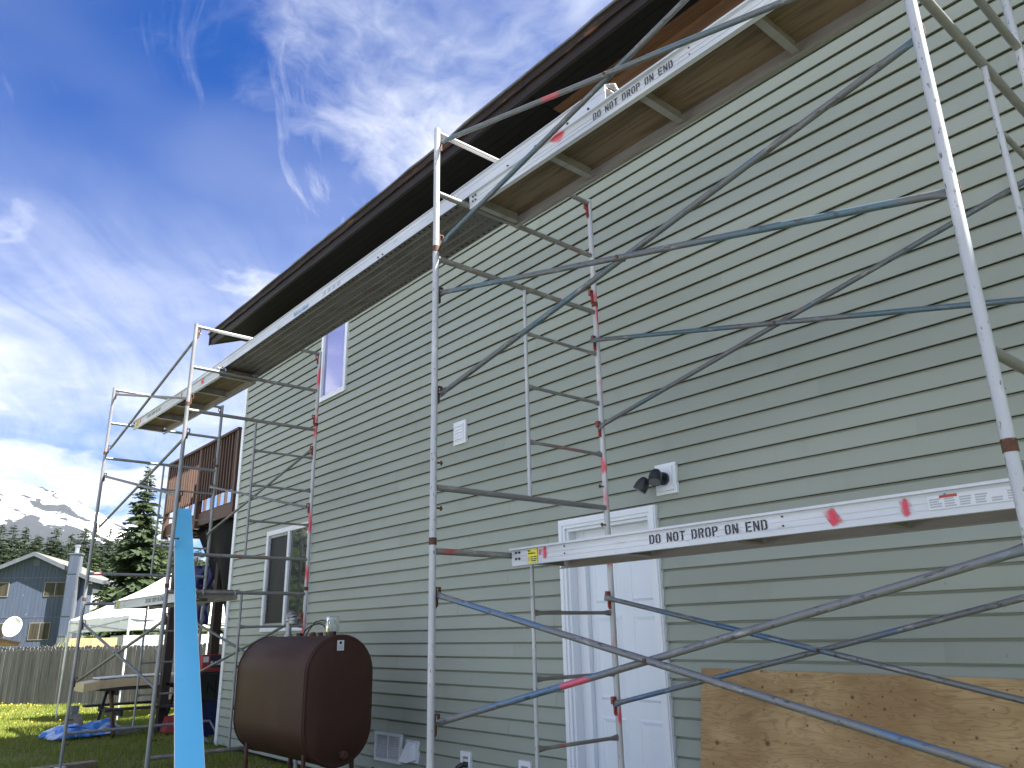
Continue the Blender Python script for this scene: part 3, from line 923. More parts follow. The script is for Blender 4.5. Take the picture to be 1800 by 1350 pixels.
for cxp in (-4.50, -4.105):
    for (za, zb) in ((1.72, 2.08), (0.98, 1.62), (0.16, 0.86)):
        mb = MB()
        hw = 0.135
        for d, o0, o1 in ((0.0, 0.100, 0.0935), ):
            a = [(cxp - hw, za), (cxp + hw, za), (cxp + hw, zb), (cxp - hw, zb)]
            g = 0.018
            b = [(cxp - hw + g, za + g), (cxp + hw - g, za + g), (cxp + hw - g, zb - g), (cxp - hw + g, zb - g)]
            g2 = 0.045
            c3 = [(cxp - hw + g2, za + g2), (cxp + hw - g2, za + g2), (cxp + hw - g2, zb - g2), (cxp - hw + g2, zb - g2)]
            vs = [(x, 0.0995, z) for x, z in a] + [(x, 0.0915, z) for x, z in b] + [(x, 0.0965, z) for x, z in c3]
            fs = [(i, (i + 1) % 4, 4 + (i + 1) % 4, 4 + i) for i in range(4)] + [(4 + i, 4 + (i + 1) % 4, 8 + (i + 1) % 4, 8 + i) for i in range(4)] + [(8, 9, 10, 11)]
            mb.add(vs, fs)
        hb(mb, 'door_panel', 'door_white', dr)
mb = MB().tube((-3.955, 0.0985, 1.05), (-3.955, 0.0975, 1.05), 0.027, n=20)
hb(mb, 'knob_hole', 'hole_black', dr)
hb(MB().box((DX0 - 0.02, -0.09, -0.03), (DX1 + 0.02, 0.155, -0.021)), 'sill', 'aluminium_dull', dr)


def window(x0, x1, z0, z1, fw, pro=0.045):
    mb = MB()
    mb.box((x0, -pro, z0), (x0 + fw, 0.01, z1)).box((x1 - fw, -pro, z0), (x1, 0.01, z1)).box((x0 + fw + .0005, -pro, z1 - fw), (x1 - fw - .0005, 0.01, z1)).box((x0 + fw + .0005, -pro, z0), (x1 - fw - .0005, 0.01, z0 + fw))
    return hb(mb, 'window', 'vinyl_white')


wu = window(-9.70, -8.945, 4.640, 6.05, 0.062)
hb(MB().box((-9.637, -0.012, 4.703), (-9.008, -0.004, 5.987)), 'pane', 'glass_sky', wu)
hb(MB().box((-9.7, -0.052, 4.63), (-8.945, -0.0455, 4.652)), 'sill', 'vinyl_white', wu)
wl = window(-11.13, -9.71, 1.59, 2.99, 0.065)
mb = MB().box((-10.415, -0.04, 1.656), (-10.355, 0.005, 2.924))
hb(mb, 'mullion', 'vinyl_white', wl)
mb = MB()
for (a, b) in ((-11.06, -10.416),):
    mb.box((a, -0.026, 1.656), (a + 0.04, 0.004, 2.924)).box((b - 0.04, -0.026, 1.656), (b, 0.004, 2.924)).box((a + .0405, -0.026, 2.884), (b - .0405, 0.004, 2.924)).box((a + .0405, -0.026, 1.656), (b - .0405, 0.004, 1.696))
hb(mb, 'sash', 'galv', wl)
hb(MB().box((-11.019, -0.010, 1.697), (-10.457, -0.004, 2.883)), 'insect_screen', 'screen', wl)
hb(MB().box((-10.3545, -0.012, 1.657), (-9.776, -0.004, 2.924)), 'pane', 'glass', wl)
hb(MB().box((-11.13, -0.052, 1.585), (-9.71, -0.0455, 1.606)), 'sill', 'vinyl_white', wl)

# ------------------------------------------------------------------ small fittings on the wall
t = thing('gable_vent', 'small white louvred vent high on the wall right of the upper window', 'vent', (-6.355, -0.03, 3.39))
MB().box((-0.105, -0.012, 0.0), (0.105, 0.02, 0.245)).box((-0.075, -0.022, 0.03), (0.075, -0.0125, 0.215)).build('frame', 'vinyl_white', t)
for i in range(5):
    z = 0.042 + i * 0.034
    MB().add([(-0.06, -0.0225, z), (0.06, -0.0225, z), (0.06, -0.034, z + 0.008), (-0.06, -0.034, z + 0.008), (0.06, -0.0225, z + 0.027), (-0.06, -0.0225, z + 0.027)], [(0, 1, 2, 3), (3, 2, 4, 5), (1, 4, 2), (0, 3, 5)]).build('slat', 'vinyl_white', t)

t = thing('security_light', 'white wall box with two black swivel floodlight heads above the door', 'light', (-3.70, -0.03, 2.48))
MB().box((-0.10, -0.012, 0.0), (0.10, 0.02, 0.235)).box((-0.075, -0.03, 0.025), (0.075, -0.0125, 0.21)).build('mounting_block', 'vinyl_white', t)
MB().tube((0, -0.030, 0.115), (0, -0.055, 0.115), 0.05, n=20).build('base', 'black_plastic', t)


def lamp_head(c, d):
    c, d = Vector(c), Vector(d).normalized()
    h = MB().tube(c - d * 0.055, c + d * 0.055, 0.052, n=20, flat=[(0, .35, .35), (0.08, .62, .62), (0.3, .86, .86), (0.6, 1, 1), (1, 1.02, 1.02)]).build('lamp_head', 'black_plastic', t)
    MB().tube(c + d * 0.0555, c + d * 0.058, 0.044, n=20).build('lens', 'lens', h)


lamp_head((0.005, -0.135, 0.125), (0.15, -0.45, -0.85))
lamp_head((-0.135, -0.125, 0.085), (-0.45, -0.35, -0.9))
MB().tube((0, -0.05, 0.115), (0.0, -0.10, 0.14), 0.016, n=10).tube((-0.01, -0.07, 0.12), (-0.11, -0.10, 0.105), 0.014, n=10).build('swivel_arm', 'black_plastic', t)

t = thing('foundation_vent', 'square white louvred vent grille low on the wall beside the brown tank', 'vent', (-7.62, -0.028, 0.25))
mb = MB()
mb.box((-0.26, -0.018, 0), (-0.225, 0.02, 0.28)).box((0.225, -0.018, 0), (0.26, 0.02, 0.28)).box((-0.2245, -0.018, 0.25), (0.2245, 0.02, 0.28)).box((-0.2245, -0.018, 0), (0.2245, 0.02, 0.03)).box((-0.008, -0.012, 0.0305), (0.008, 0.02, 0.2495))
mb.build('frame', 'vinyl_white', t)
MB().box((-0.224, 0.006, 0.0305), (0.224, 0.02, 0.2495)).build('backing', 'label_grey', t)
for i in range(13):
    z = 0.034 + i * 0.0165
    MB().add([(-0.224, 0.004, z + 0.012), (0.224, 0.004, z + 0.012), (0.224, -0.010, z), (-0.224, -0.010, z), (0.224, -0.010, z + 0.003), (-0.224, -0.010, z + 0.003)], [(0, 1, 2, 3), (3, 2, 4, 5), (5, 4, 1, 0)]).build('slat', 'vinyl_white', t)

t = thing('dryer_vent', 'white hooded dryer vent on the wall next to the square grille', 'vent', (-7.16, -0.03, 0.29))
MB().box((-0.11, -0.012, 0), (0.11, 0.02, 0.2)).build('plate', 'vinyl_white', t)
MB().add([(-0.075, -0.0125, 0.03), (0.075, -0.0125, 0.03), (0.075, -0.115, 0.012), (-0.075, -0.115, 0.012), (-0.06, -0.0125, 0.185), (0.06, -0.0125, 0.185), (0.055, -0.05, 0.16), (-0.055, -0.05, 0.16)], [(0, 1, 2, 3), (3, 2, 6, 7), (7, 6, 5, 4), (1, 5, 6, 2), (0, 3, 7, 4)]).build('hood', 'vinyl_white', t)


def outlet(x, label, hose):
    t = thing('hose_outlet' if hose else 'wall_outlet', label, 'wall outlet', (x, -0.03, 0.27))
    mb = MB()
    mb.box((-0.075, -0.014, 0), (-0.045, 0.02, 0.2)).box((0.045, -0.014, 0), (0.075, 0.02, 0.2)).box((-0.0445, -0.014, 0.16), (0.0445, 0.02, 0.2)).box((-0.0445, -0.014, 0), (0.0445, 0.02, 0.03))
    mb.build('frame', 'vinyl_white', t)
    MB().box((-0.0445, 0.004, 0.0305), (0.0445, 0.016, 0.1595)).build('recess', 'label_white', t)
    MB().path([(0.02, 0.0, 0.09), (0.0, -0.04, 0.095), (-0.03, -0.075, 0.07), (-0.06, -0.10, 0.0), (-0.09, -0.12, -0.12), (-0.1, -0.12, -0.27)], 0.024, 12).build('hose', 'black_plastic', t)


outlet(-6.26, 'recessed white wall box with a black hose, left of the near scaffold ladder', True)
outlet(-5.43, 'recessed white wall box with a black hose just left of the door', True)

# ------------------------------------------------------------------ plywood sheet
ply = MB()
mx = Matrix.Rotation(R(-9), 4, 'X')
n = 24
o = MB().box((0, -0.009, 0), (2.44, 0.009, 1.22)).build('plywood_sheet', 'plywood', None, (-3.535, -0.225, 0.035))
o.rotation_euler = (R(-9.0), R(0.5), 0)
tag(o, 'knotty tan plywood sheet leaning on its long edge against the wall', 'plywood')

# ------------------------------------------------------------------ scaffold
RP, RS = 0.0213, 0.0135
MESH = {}


def cached(key, fn):
    if key not in MESH:
        MESH[key] = fn()
    return MESH[key]


def lock_mesh(sgn, mat):
    mb = MB()
    y = sgn * RP
    mb.box((-0.011, min(y, y + sgn * 0.006), -0.075), (0.011, max(y, y + sgn * 0.006), 0.045))
    a, b = sorted((y + sgn * 0.006, y + sgn * 0.034))
    mb.box((-0.011, a, 0.038), (0.011, b, 0.046))
    a, b = sorted((y + sgn * 0.028, y + sgn * 0.035))
    mb.box((-0.011, a, -0.002), (0.011, b, 0.0375))
    mb.box((-0.004, *sorted((y + sgn * 0.006, y + sgn * 0.030))[:1], -0.006), (0.004, sorted((y + sgn * 0.006, y + sgn * 0.030))[1], 0.002))
    a, b = sorted((y + sgn * 0.010, y + sgn * 0.018))
    mb.box((-0.006, a, -0.065), (0.006, b, -0.008))
    return mb.mesh('lock', mat)


def stud_mesh(sgn):
    y = sgn * RP
    return MB().tube((0, y, 0), (0, y + sgn * 0.045, 0), 0.006, n=8).tube((0, y + sgn * 0.036, -0.014), (0, y + sgn * 0.036, 0.014), 0.006, n=8).mesh('stud', 'rust')


WF = 1.53


def frame(label, X, Yo, z0, full, pm, pm_in, rm, lm, h=None, foot=False):
    """one welded scaffold frame standing across the wall: outer post at Yo, inner post at Yo+WF"""
    kind = 'ladder_scaffold' if full else 'guard_scaffold'
    t = thing(kind, label, 'scaffold frame', (X, Yo, z0), 'welded scaffold frames')
    H = h
    for i, (y, m) in enumerate(((0, pm), (WF, pm_in))):
        p = link('post', cached(('post', H, m, full), lambda: MB().tube((0, 0, 0.0), (0, 0, H - 0.003), RP, n=18).mesh('post', m)), t, (0, y, 0))
        sg = 1 if i == 0 else -1
        lz = (0.93, 1.62) if full else (0.07, 0.85)
        for z in lz:
            link('lock', cached(('lock', sg, lm if (i == 1 or lm == 'lock_dark') else 'rust'), lambda: lock_mesh(sg, lm if (i == 1 or lm == 'lock_dark') else 'rust')), t, (0, y, z))
        if full:
            for z in (0.20, 0.48):
                link('stud', cached(('stud', sg), lambda: stud_mesh(sg)), t, (0, y, z))
        if z0 > 0.5:
            link('collar', cached('collar', lambda: MB().tube((0, 0, -0.022), (0, 0, 0.020), RP + 0.0025, n=18).mesh('collar', 'rust')), t, (0, y, 0))
        if foot:
            link('foot', cached('foot', lambda: MB().tube((0, 0, -0.05), (0, 0, 0.03), 0.016, n=12).box((-0.06, -0.06, -0.058), (0.06, 0.06, -0.05)).mesh('foot', 'galv')), t, (0, y, 0))
    zs = (0.325, 1.872) if full else (0.43, 0.915)
    for z in zs:
        link('rung', cached(('rung', rm), lambda: MB().tube((0, RP - 0.004, 0), (0, WF - RP + 0.004, 0), 0.0195, n=16).mesh('rung', rm)), t, (0, 0, z))
    if full:
        ys_ = WF - 0.745
        link('ladder_upright', cached(('sub', pm), lambda: MB().tube((0, 0, zs[0] + 0.014), (0, 0, zs[1] - 0.014), RS, n=12).mesh('ladder_upright', pm)), t, (0, ys_, 0))
        for z in (0.72, 1.12, 1.52):
            link('ladder_rung', cached(('lad', rm), lambda: MB().tube((0, 0.008, 0), (0, 0.745 - RP + 0.006, 0), 0.0125, n=12, flat=[(0, .7, 1.7), (0.04, .75, 1.5), (0.1, 1, 1), (0.9, 1, 1), (0.96, .75, 1.5), (1, .7, 1.7)]).mesh('ladder_rung', rm)), t, (0, ys_, z))
    return t


Z0, Z1, Z2 = 0.10, 2.03, 3.97
XA, XB, XC, XD = -11.55, -8.50, -3.87, -0.80
YA, YB, YC, YD = -2.262, -2.166, -2.068, -1.985
TOW = {'A': (XA, YA, 'steel_grey', 'steel_grey', 'steel_grey', 'lock_dark', 'farthest tower by the brown deck'),
       'B': (XB, YB, 'steel_grey', 'steel_red', 'steel_rung', 'lock_red', 'second farthest tower beside the brown oil tank'),
       'C': (XC, YC, 'steel_white', 'steel_red', 'steel_rung', 'lock_red', 'tower standing in front of the white door'),
       'D': (XD, YD, 'steel_white', 'steel_white', 'steel_rung', 'lock_red', 'nearest tower at the right edge')}
for kx, (X, Y, pm, pi, rm, lm, nm) in TOW.items():
    frame('bottom frame of the ' + nm, X, Y, Z0, True, pm, pi, rm, lm, Z1 - Z0, True)
    frame('middle frame with ladder rungs on the ' + nm, X, Y, Z1, True, pm, pi, rm, lm, Z2 - Z1)
    frame('short top frame of the ' + nm, X, Y, Z2, False, pm, pi, rm, lm, 0.95)


def brace(label, x0, y0, x1, y1, za, zb, mat, twist=0.012):
    """pair of crossed bars riveted in the middle, from frame to frame"""
    t = thing('cross_brace', label, 'cross brace', (x0, y0, min(za, zb)), 'crossed scaffold braces')
    zl, zh = min(za, zb), max(za, zb)
    st = [(0, .25, 1.35), (0.012, .3, 1.3), (0.022, .8, 1.08), (0.030, 1, 1), (0.97, 1, 1), (0.978, .8, 1.08), (0.988, .3, 1.3), (1, .25, 1.35)]
    for sgn, (p, q) in ((1, (zl, zh)), (-1, (zh, zl))):
        a = Vector((0.012, sgn * twist, p - zl))
        b = Vector((x1 - x0 - 0.012, y1 - y0 + sgn * twist, q - zl))
        # bar built along X so that grain follows it
        L = (b - a).length
        me = MB().tube((-0.02, 0, 0), (L + 0.02, 0, 0), 0.0160, n=14, flat=st).mesh('brace_bar', mat)
        o = link('brace_bar', me, t, a)
        d = (b - a).normalized()
        o.rotation_euler = d.to_track_quat('X', 'Z').to_euler()
    mid = Vector(((x1 - x0) / 2, (y1 - y0) / 2, (zh - zl) / 2))
    MB().tube(mid + Vector((0, -0.032, 0)), mid + Vector((0, 0.032, 0)), 0.010, n=10).build('rivet', 'rust', t)


LO, HI = 0.93, 1.62
IN = WF - 0.052
for (n0, n1, where, m1, m2, m3) in (('C', 'D', 'near', 'brace_blue', 'brace_teal', 'brace_teal'), ('A', 'B', 'far', 'brace_grey', 'brace_grey', 'brace_grey')):
    x0, y0 = TOW[n0][:2]
    x1, y1 = TOW[n1][:2]
    pair = 'nearest two towers' if where == 'near' else 'farthest two towers'
    brace('crossed braces on the outer side at the bottom of the ' + pair, x0, y0 + .04, x1, y1 + .04, Z0 + LO, Z0 + HI, m1)
    brace('crossed braces on the wall side at the bottom of the ' + pair, x0, y0 + IN, x1, y1 + IN, Z0 + LO, Z0 + HI, 'brace_blue' if where == 'near' else m1)
    brace('crossed braces on the outer side halfway up the ' + pair, x0, y0 + .04, x1, y1 + .04, Z1 + LO, Z1 + HI, m2)
    brace('crossed braces on the wall side halfway up the ' + pair, x0, y0 + IN, x1, y1 + IN, Z1 + LO, Z1 + HI, m2)
    brace('crossed braces at the very top of the ' + pair, x0, y0 + .04, x1, y1 + .04, Z2 + 0.07, Z2 + 0.85, m3)

# scaffold planks: aluminium side rails, plywood deck, cross members, hooks
PW = 0.44


def rail(L, side, hgt, mat):
    mb = MB()
    s = side
    y = 0.0
    def bx(x0, x1, ya, yb, z0, z1):
        mb.box((x0, min(ya, yb), z0), (x1, max(ya, yb), z1))
    bx(0, L, 0, s * 0.005, 0.0, hgt)                          # web
    bx(0, L, -s * 0.022, -s * 0.0002, hgt - 0.012, hgt)       # outer top lip
    bx(0, L, s * 0.0052, s * 0.032, 0.0, 0.005)               # inner bottom flange
    bx(0, L, -s * 0.0035, -s * 0.0002, 0.030, 0.034)          # ribs
    bx(0, L, -s * 0.0035, -s * 0.0002, 0.058, 0.062)
    return mb.mesh('side_rail', mat)


def plank(label, x0, x1, y0, z0, rot, with_label, sten, mat='aluminium', hooks=True, text_x=0.62, spray=()):
    t = thing('scaffold_plank', label, 'scaffold plank', (x0, y0, z0), 'hooked aluminium scaffold planks')
    t.rotation_euler = (0, 0, rot)
    L = x1 - x0
    hg = 0.108
    link('side_rail', cached(('rail', L, 1, mat), lambda: rail(L, 1, hg, mat)), t)
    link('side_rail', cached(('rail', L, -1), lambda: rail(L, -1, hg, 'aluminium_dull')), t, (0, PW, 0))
    MB().box((0.02, 0.006, hg - 0.016), (L - 0.02, PW - 0.006, hg - 0.003)).build('deck_board', 'deck_ply', t)
    for i in range(5):
        x = 0.05 + (L - 0.1) * i / 4
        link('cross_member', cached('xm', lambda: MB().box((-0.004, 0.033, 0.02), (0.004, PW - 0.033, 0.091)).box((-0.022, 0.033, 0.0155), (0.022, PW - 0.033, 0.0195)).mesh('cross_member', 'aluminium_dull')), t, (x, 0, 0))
    if hooks:
        for x, sg in ((0.0, -1), (L, 1)):
            for y in (0.05, PW - 0.05):
                pts = [(x, y, 0.085), (x + sg * 0.03, y, 0.093), (x + sg * 0.055, y, 0.080), (x + sg * 0.058, y, 0.052)]
                MB().path(pts, 0.0085, 8).build('hook', 'galv', t)
    for i, x in enumerate((0.045, 0.075)):
        for z in (0.042, 0.080):
            link('bolt', cached('bolt', lambda: MB().tube((0, -0.0005, 0), (0, -0.008, 0), 0.0075, n=10).mesh('bolt', 'lock_dark')), t, (x, 0, z))
    for x in (0.48, L * 0.62, L * 0.85):
        for z in (0.040, 0.082):
            link('rivet', cached('rvt', lambda: MB().tube((0, -0.0005, 0), (0, -0.004, 0), 0.005, n=8).mesh('rivet', 'lock_dark')), t, (x, 0, z))
    if sten:
        stencil('DO NOT DROP ON END', 0.048, t, (text_x, -0.0041, 0.031), sten)
    if with_label:
        lb = MB().box((0.155, -0.0055, 0.008), (0.245, -0.0045, 0.092)).build('yellow_label', 'label_yellow', t)
        put_text('Bury', 0.013, 'stencil', lb, (0.16, -0.006, 0.078), bold=0.0008)
        put_text('Scaffolding Co.', 0.0118, 'stencil', lb, (0.16, -0.006, 0.062), bold=0.0006)
        for i, (a, b, z) in enumerate(((0.185, 0.208, 0.040), (0.213, 0.240, 0.040), (0.185, 0.208, 0.027), (0.213, 0.240, 0.027), (0.19, 0.232, 0.016))):
            MB().box((a, -0.0062, z), (b, -0.0058, z + 0.006)).build('print', 'stencil', lb)
        MB().box((0.161, -0.0062, 0.018), (0.178, -0.0058, 0.044)).build('print', 'label_grey', lb)
    for (x, wd, tilt, zt, zb) in spray:
        k = 1.5
        me = MB().add([(x + tilt * (zt - z_) / (zt - zb) + sx_ * wd * k * 0.62, -0.0043, z_) for z_, sx_ in ((zb, -1), (zb, 1), (zt, 1), (zt, -1))], [(0, 1, 2, 3)]).build('paint_mark', 'spray_soft', t)
    return t


plank('aluminium plank with yellow label at chest height in front of the door', XC + 0.03, XD + 0.05, -1.478, 1.902, 0.008, True, 1.09, text_x=1.13, spray=((0.268, 0.02, 0.0, 0.088, 0.045), (0.31, 0.03, 0.0, 0.1, 0.022), (2.13, 0.035, 0.055, 0.092, 0.008), (2.47, 0.03, 0.0, 0.09, 0.012), (2.93, 0.07, -0.03, 0.098, 0.040)))
# maker's safety sheet on that plank
pk = next(o for o in bpy.data.objects if o.get('label', '').startswith('aluminium plank with yellow'))
sh = MB().box((2.56, -0.0055, 0.028), (2.90, -0.0045, 0.082)).build('warning_sheet', 'label_white', pk)
MB().box((2.606, -0.0062, 0.070), (2.672, -0.0058, 0.081)).build('print', 'label_red', sh)
for i in range(6):
    xa = 2.566 + i * 0.056
    for j in range(4 if i != 4 else 2):
        z = 0.034 + j * 0.0095 + (0.0 if i else 0.002)
        MB().box((xa, -0.0062, z), (xa + random.uniform(0.034, 0.048), -0.0058, z + 0.0055)).build('print', 'label_grey', sh)
plank('aluminium plank overhead with stencilled warning and weathered plywood underside', XC + 0.015, XD + 0.05, -1.795, 4.365, 0.004, False, 0.92, text_x=1.22)
plank('aluminium plank high on the two farthest towers, end tagged yellow', XA - 0.02, XB + 0.0, -1.955, 4.352, 0.032, True, 0.8, spray=((2.55, 0.05, 0.04, 0.09, 0.03), (1.9, 0.05, 0.0, 0.09, 0.01), (0.33, 0.05, 0.0, 0.09, 0.03)))
plank('aluminium plank low on the two farthest towers behind the blue board', XA + 0.02, XB + 0.0, -1.90, 1.898, 0.012, True, 1.0, text_x=1.35)

# long walk plank of folded metal with perforated underside
FX0, FX1, FY, FZ = -9.72, -2.53, -1.790, 4.485
t = thing('walk_plank', 'long silver walk plank with perforated underside laid high across the towers', 'scaffold plank', (FX0, FY, FZ))
L = FX1 - FX0
FW, FH = 0.455, 0.106
mb = MB().box((0, 0, 0.0), (L, 0.004, FH)).box((0, -0.012, FH - 0.006), (L, -0.0002, FH)).box((0, -0.0035, FH * 0.60), (L, -0.0002, FH * 0.66))
mb.build('side_rail', 'aluminium', t)
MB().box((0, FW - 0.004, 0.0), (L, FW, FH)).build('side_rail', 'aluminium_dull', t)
MB().box((0, 0.0045, 0.002), (L, FW - 0.0045, 0.008)).build('underside', 'perf_steel', t)
MB().box((0, 0.0045, FH - 0.02), (L, FW - 0.0045, FH - 0.014)).build('deck', 'aluminium', t)
mb = MB()
for (y, rx, ry, dx, ph) in ((0.03, 0.016, 0.010, 0.070, 0), (FW - 0.03, 0.016, 0.010, 0.070, 0.03), (0.10, 0.008, 0.006, 0.062, 0), (0.155, 0.008, 0.006, 0.062, 0.03), (0.21, 0.008, 0.006, 0.062, 0), (0.27, 0.008, 0.006, 0.062, 0.03), (0.33, 0.008, 0.006, 0.062, 0), (0.385, 0.008, 0.006, 0.062, 0.03)):
    x = 0.06 + ph
    while x < L - 0.05:
        mb.add([(x + rx * math.cos(a), y + ry * math.sin(a), 0.0012) for a in (0, -0.785, -1.571, -2.356, -3.1416, -3.927, -4.712, -5.498)], [tuple(range(8))])
        x += dx
stuff(mb.build('perforations', 'hole_black', t))
mb = MB()
for i in range(5):
    y = 0.075 + 0.0775 * i
    mb.add([(0.01, y - 0.012, 0.0018), (L - 0.01, y - 0.012, 0.0018), (L - 0.01, y, -0.0035), (0.01, y, -0.0035), (L - 0.01, y + 0.012, 0.0018), (0.01, y + 0.012, 0.0018)], [(0, 1, 2, 3), (3, 2, 4, 5)])
mb.build('stiffening_ribs', 'perf_steel', t)
put_text('falcon plank', 0.066, 'ink_blue', t, (2.99, -0.0008, 0.018), bold=0.001, shear=0.15)
for x in (1.05, 1.12, 4.6, 4.67, L - 0.9, L - 0.62, L - 0.32, L - 0.14):
    link('bolt', cached('bolt', None), t, (x, 0, 0.016))
for x, sg in ((0.0, -1), (L, 1)):
    for y in (0.02, FW - 0.02):
        pass
    MB().path([(x - sg * 0.10, 0.03, FH + 0.002), (x - sg * 0.03, 0.03, FH + 0.022), (x + sg * 0.03, 0.05, FH + 0.004), (x + sg * 0.055, 0.06, 0.03)], 0.011, 8).path([(x + sg * 0.0, 0.03, FH + 0.012), (x + sg * 0.01, 0.20, FH + 0.012), (x, FW - 0.03, FH + 0.012)], 0.010, 8).build('end_handle', 'aluminium_dull', t)
for i in range(4):
    MB().box((2.75 + 0.86 + i * 0.09, -0.0012, 0.02), (2.75 + 0.92 + i * 0.09, -0.0006, 0.058)).build('print', 'label_grey', t)

# ------------------------------------------------------------------ long blue board leaning on the second tower
pa = Vector((-4.36, -3.085, 0.012))
pb = Vector((-9.45, -1.80, 2.965))
d = (pb - pa).normalized()
wd = Vector((0, 0, 1)).cross(d).normalized()
nn = d.cross(wd).normalized()
if nn.z < 0:
    nn = -nn
t = thing('trim_board', 'long white trim board under bright blue film leaning on the second farthest tower', 'board', pa)
L = (pb - pa).length
MB().obox(d * L / 2, d * L / 2, wd * 0.092, nn * 0.009).build('board', 'pvc', t)
MB().obox(d * (L / 2) + nn * 0.0097, d * (L / 2 - 0.001), wd * 0.0885, nn * 0.0006).build('protective_film', 'blue_film', t)

# ------------------------------------------------------------------ heating oil tank
TX0, TX1, TY, TZ = -8.38, -6.80, -1.065, 0.395
TR, TS = 0.343, 0.432
t = thing('oil_tank', 'dark brown oval heating oil tank on legs beside the wall', 'tank', (-7.59, TY, 0.0))
prof = []
for i in range(25):
    a = math.pi * i / 24
    prof.append((TR * math.cos(a), TR + TS + TR * math.sin(a)))
for i in range(25):
    a = math.pi + math.pi * i / 24
    prof.append((TR * math.cos(a), TR + TR * math.sin(a)))
cz = TR + TS / 2
hx = (TX1 - TX0) / 2
vs, fs = [], []
st = [(-hx - 0.022, 0.0), (-hx - 0.018, 0.5), (-hx - 0.010, 0.86), (-hx - 0.002, 0.955), (-hx + 0.004, 0.985), (-hx + 0.016, 1.0), (hx - 0.016, 1.0), (hx - 0.004, 0.988), (hx + 0.001, 0.965), (hx - 0.004, 0.945), (hx + 0.004, 0.90), (hx + 0.012, 0.5), (hx + 0.015, 0.0)]
n = len(prof)
for x, sc in st:
    for (py, pz) in prof:
        # scale towards the spine so that the rim keeps an even width
        rz = min(max(pz, TR), TR + TS)
        if sc < 0.9:
            vs.append((x, py * sc, TZ + cz + (pz - cz) * sc))
        else:
            vs.append((x, py * sc, TZ + rz + (pz - rz) * sc))
for k in range(len(st) - 1):
    for i in range(n):
        j = (i + 1) % n
        fs.append((k * n + i, k * n + j, (k + 1) * n + j, (k + 1) * n + i))
mb = MB().add(vs, fs, True)
mb.build('tank_shell', 'tank', t)
# seam along the rim
for x in (-hx + 0.02, hx - 0.02):
    pts = [(x, py * 1.004, TZ + cz + (pz - cz) * 1.003) for py, pz in prof]
    mb = MB()
    for i in range(n):
        if (Vector(pts[i]) - Vector(pts[(i + 1) % n])).length > 1e-5:
            mb.tube(pts[i], pts[(i + 1) % n], 0.006, n=6, cap=False)
    mb.build('rim_seam', 'tank', t)
for x in (-hx + 0.15, hx - 0.16):
    for y in (-0.24, 0.24):
        lg = MB().box((x - 0.022, y - 0.012, 0.33), (x + 0.022, y + 0.012, TZ + 0.19)).tube((x, y, 0.16), (x, y, 0.345), 0.024, n=12).build('leg', 'rust_pipe', t)
        MB().tube((x, y, 0.150), (x, y, 0.165), 0.07, n=16).build('flange', 'rust', lg)
        MB().box((x - 0.10, y - 0.10, -0.02), (x + 0.10, y + 0.10, 0.1495)).build('block', 'block', lg)
top = TZ + 2 * TR + TS
# vent pipe with hooked elbow
x = -hx + 0.42
MB().tube((x, 0, top - 0.01), (x, 0, top + 0.02), 0.045, n=16).tube((x, 0, top + 0.02), (x, 0, top + 0.14), 0.030, n=16).build('vent_pipe', 'galv', t)
pts = []
for i in range(9):
    a = math.pi * i / 8
    pts.append((x + 0.0475 - 0.0475 * math.cos(a), 0, top + 0.155 + 0.06 * math.sin(a)))
MB().path(pts, 0.042, 16).tube(pts[-1], (pts[-1][0], 0, top + 0.125), 0.047, n=16).build('vent_elbow', 'galv', t)
x = -hx + 0.98
MB().tube((x, 0, top - 0.005), (x, 0, top + 0.022), 0.034, n=16).tube((x, 0, top + 0.022), (x, 0, top + 0.035), 0.020, n=12).build('fill_cap', 'rust_pipe', t)
x = hx - 0.94
MB().tube((x, 0.02, top - 0.01), (x, 0.02, top + 0.03), 0.03, n=14).build('line_fitting', 'rust_pipe', t)
x = hx - 0.72
MB().tube((x + 0.28, 0.0, top - 0.01), (x + 0.28, 0.0, top + 0.03), 0.026, n=14).build('line_fitting', 'rust_pipe', t)
# float gauge under an upturned jar
x = hx - 0.20
MB().tube((x, 0, top - 0.015), (x, 0, top + 0.03), 0.04, n=18).build('gauge_base', 'rust_pipe', t)
m = bpy.data.materials.new('jar_glass')
m.use_nodes = True
pp = m.node_tree.nodes['Principled BSDF']
pp.inputs['Base Color'].default_value = (0.80, 0.86, 0.84, 1)
pp.inputs['Roughness'].default_value = 0.06
pp.inputs['Transmission Weight'].default_value = 0.85
pp.inputs['IOR'].default_value = 1.3
MATS['jar_glass'] = m
MB().tube((x, 0, top + 0.03), (x, 0, top + 0.175), 0.062, n=24, flat=[(0, .95, .95), (.05, 1, 1), (.85, 1, 1), (.95, .92, .92), (1, .75, .75)]).build('gauge_jar', 'jar_glass', t)
MB().tube((x, 0, top + 0.03), (x, 0, top + 0.11), 0.008, n=8).tube((x - 0.02, 0, top + 0.10), (x + 0.03, 0, top + 0.14), 0.012, n=10).tube((x + 0.02, -0.008, top + 0.12), (x + 0.02, 0.008, top + 0.12), 0.024, n=14).build('gauge_float', 'label_grey', t)
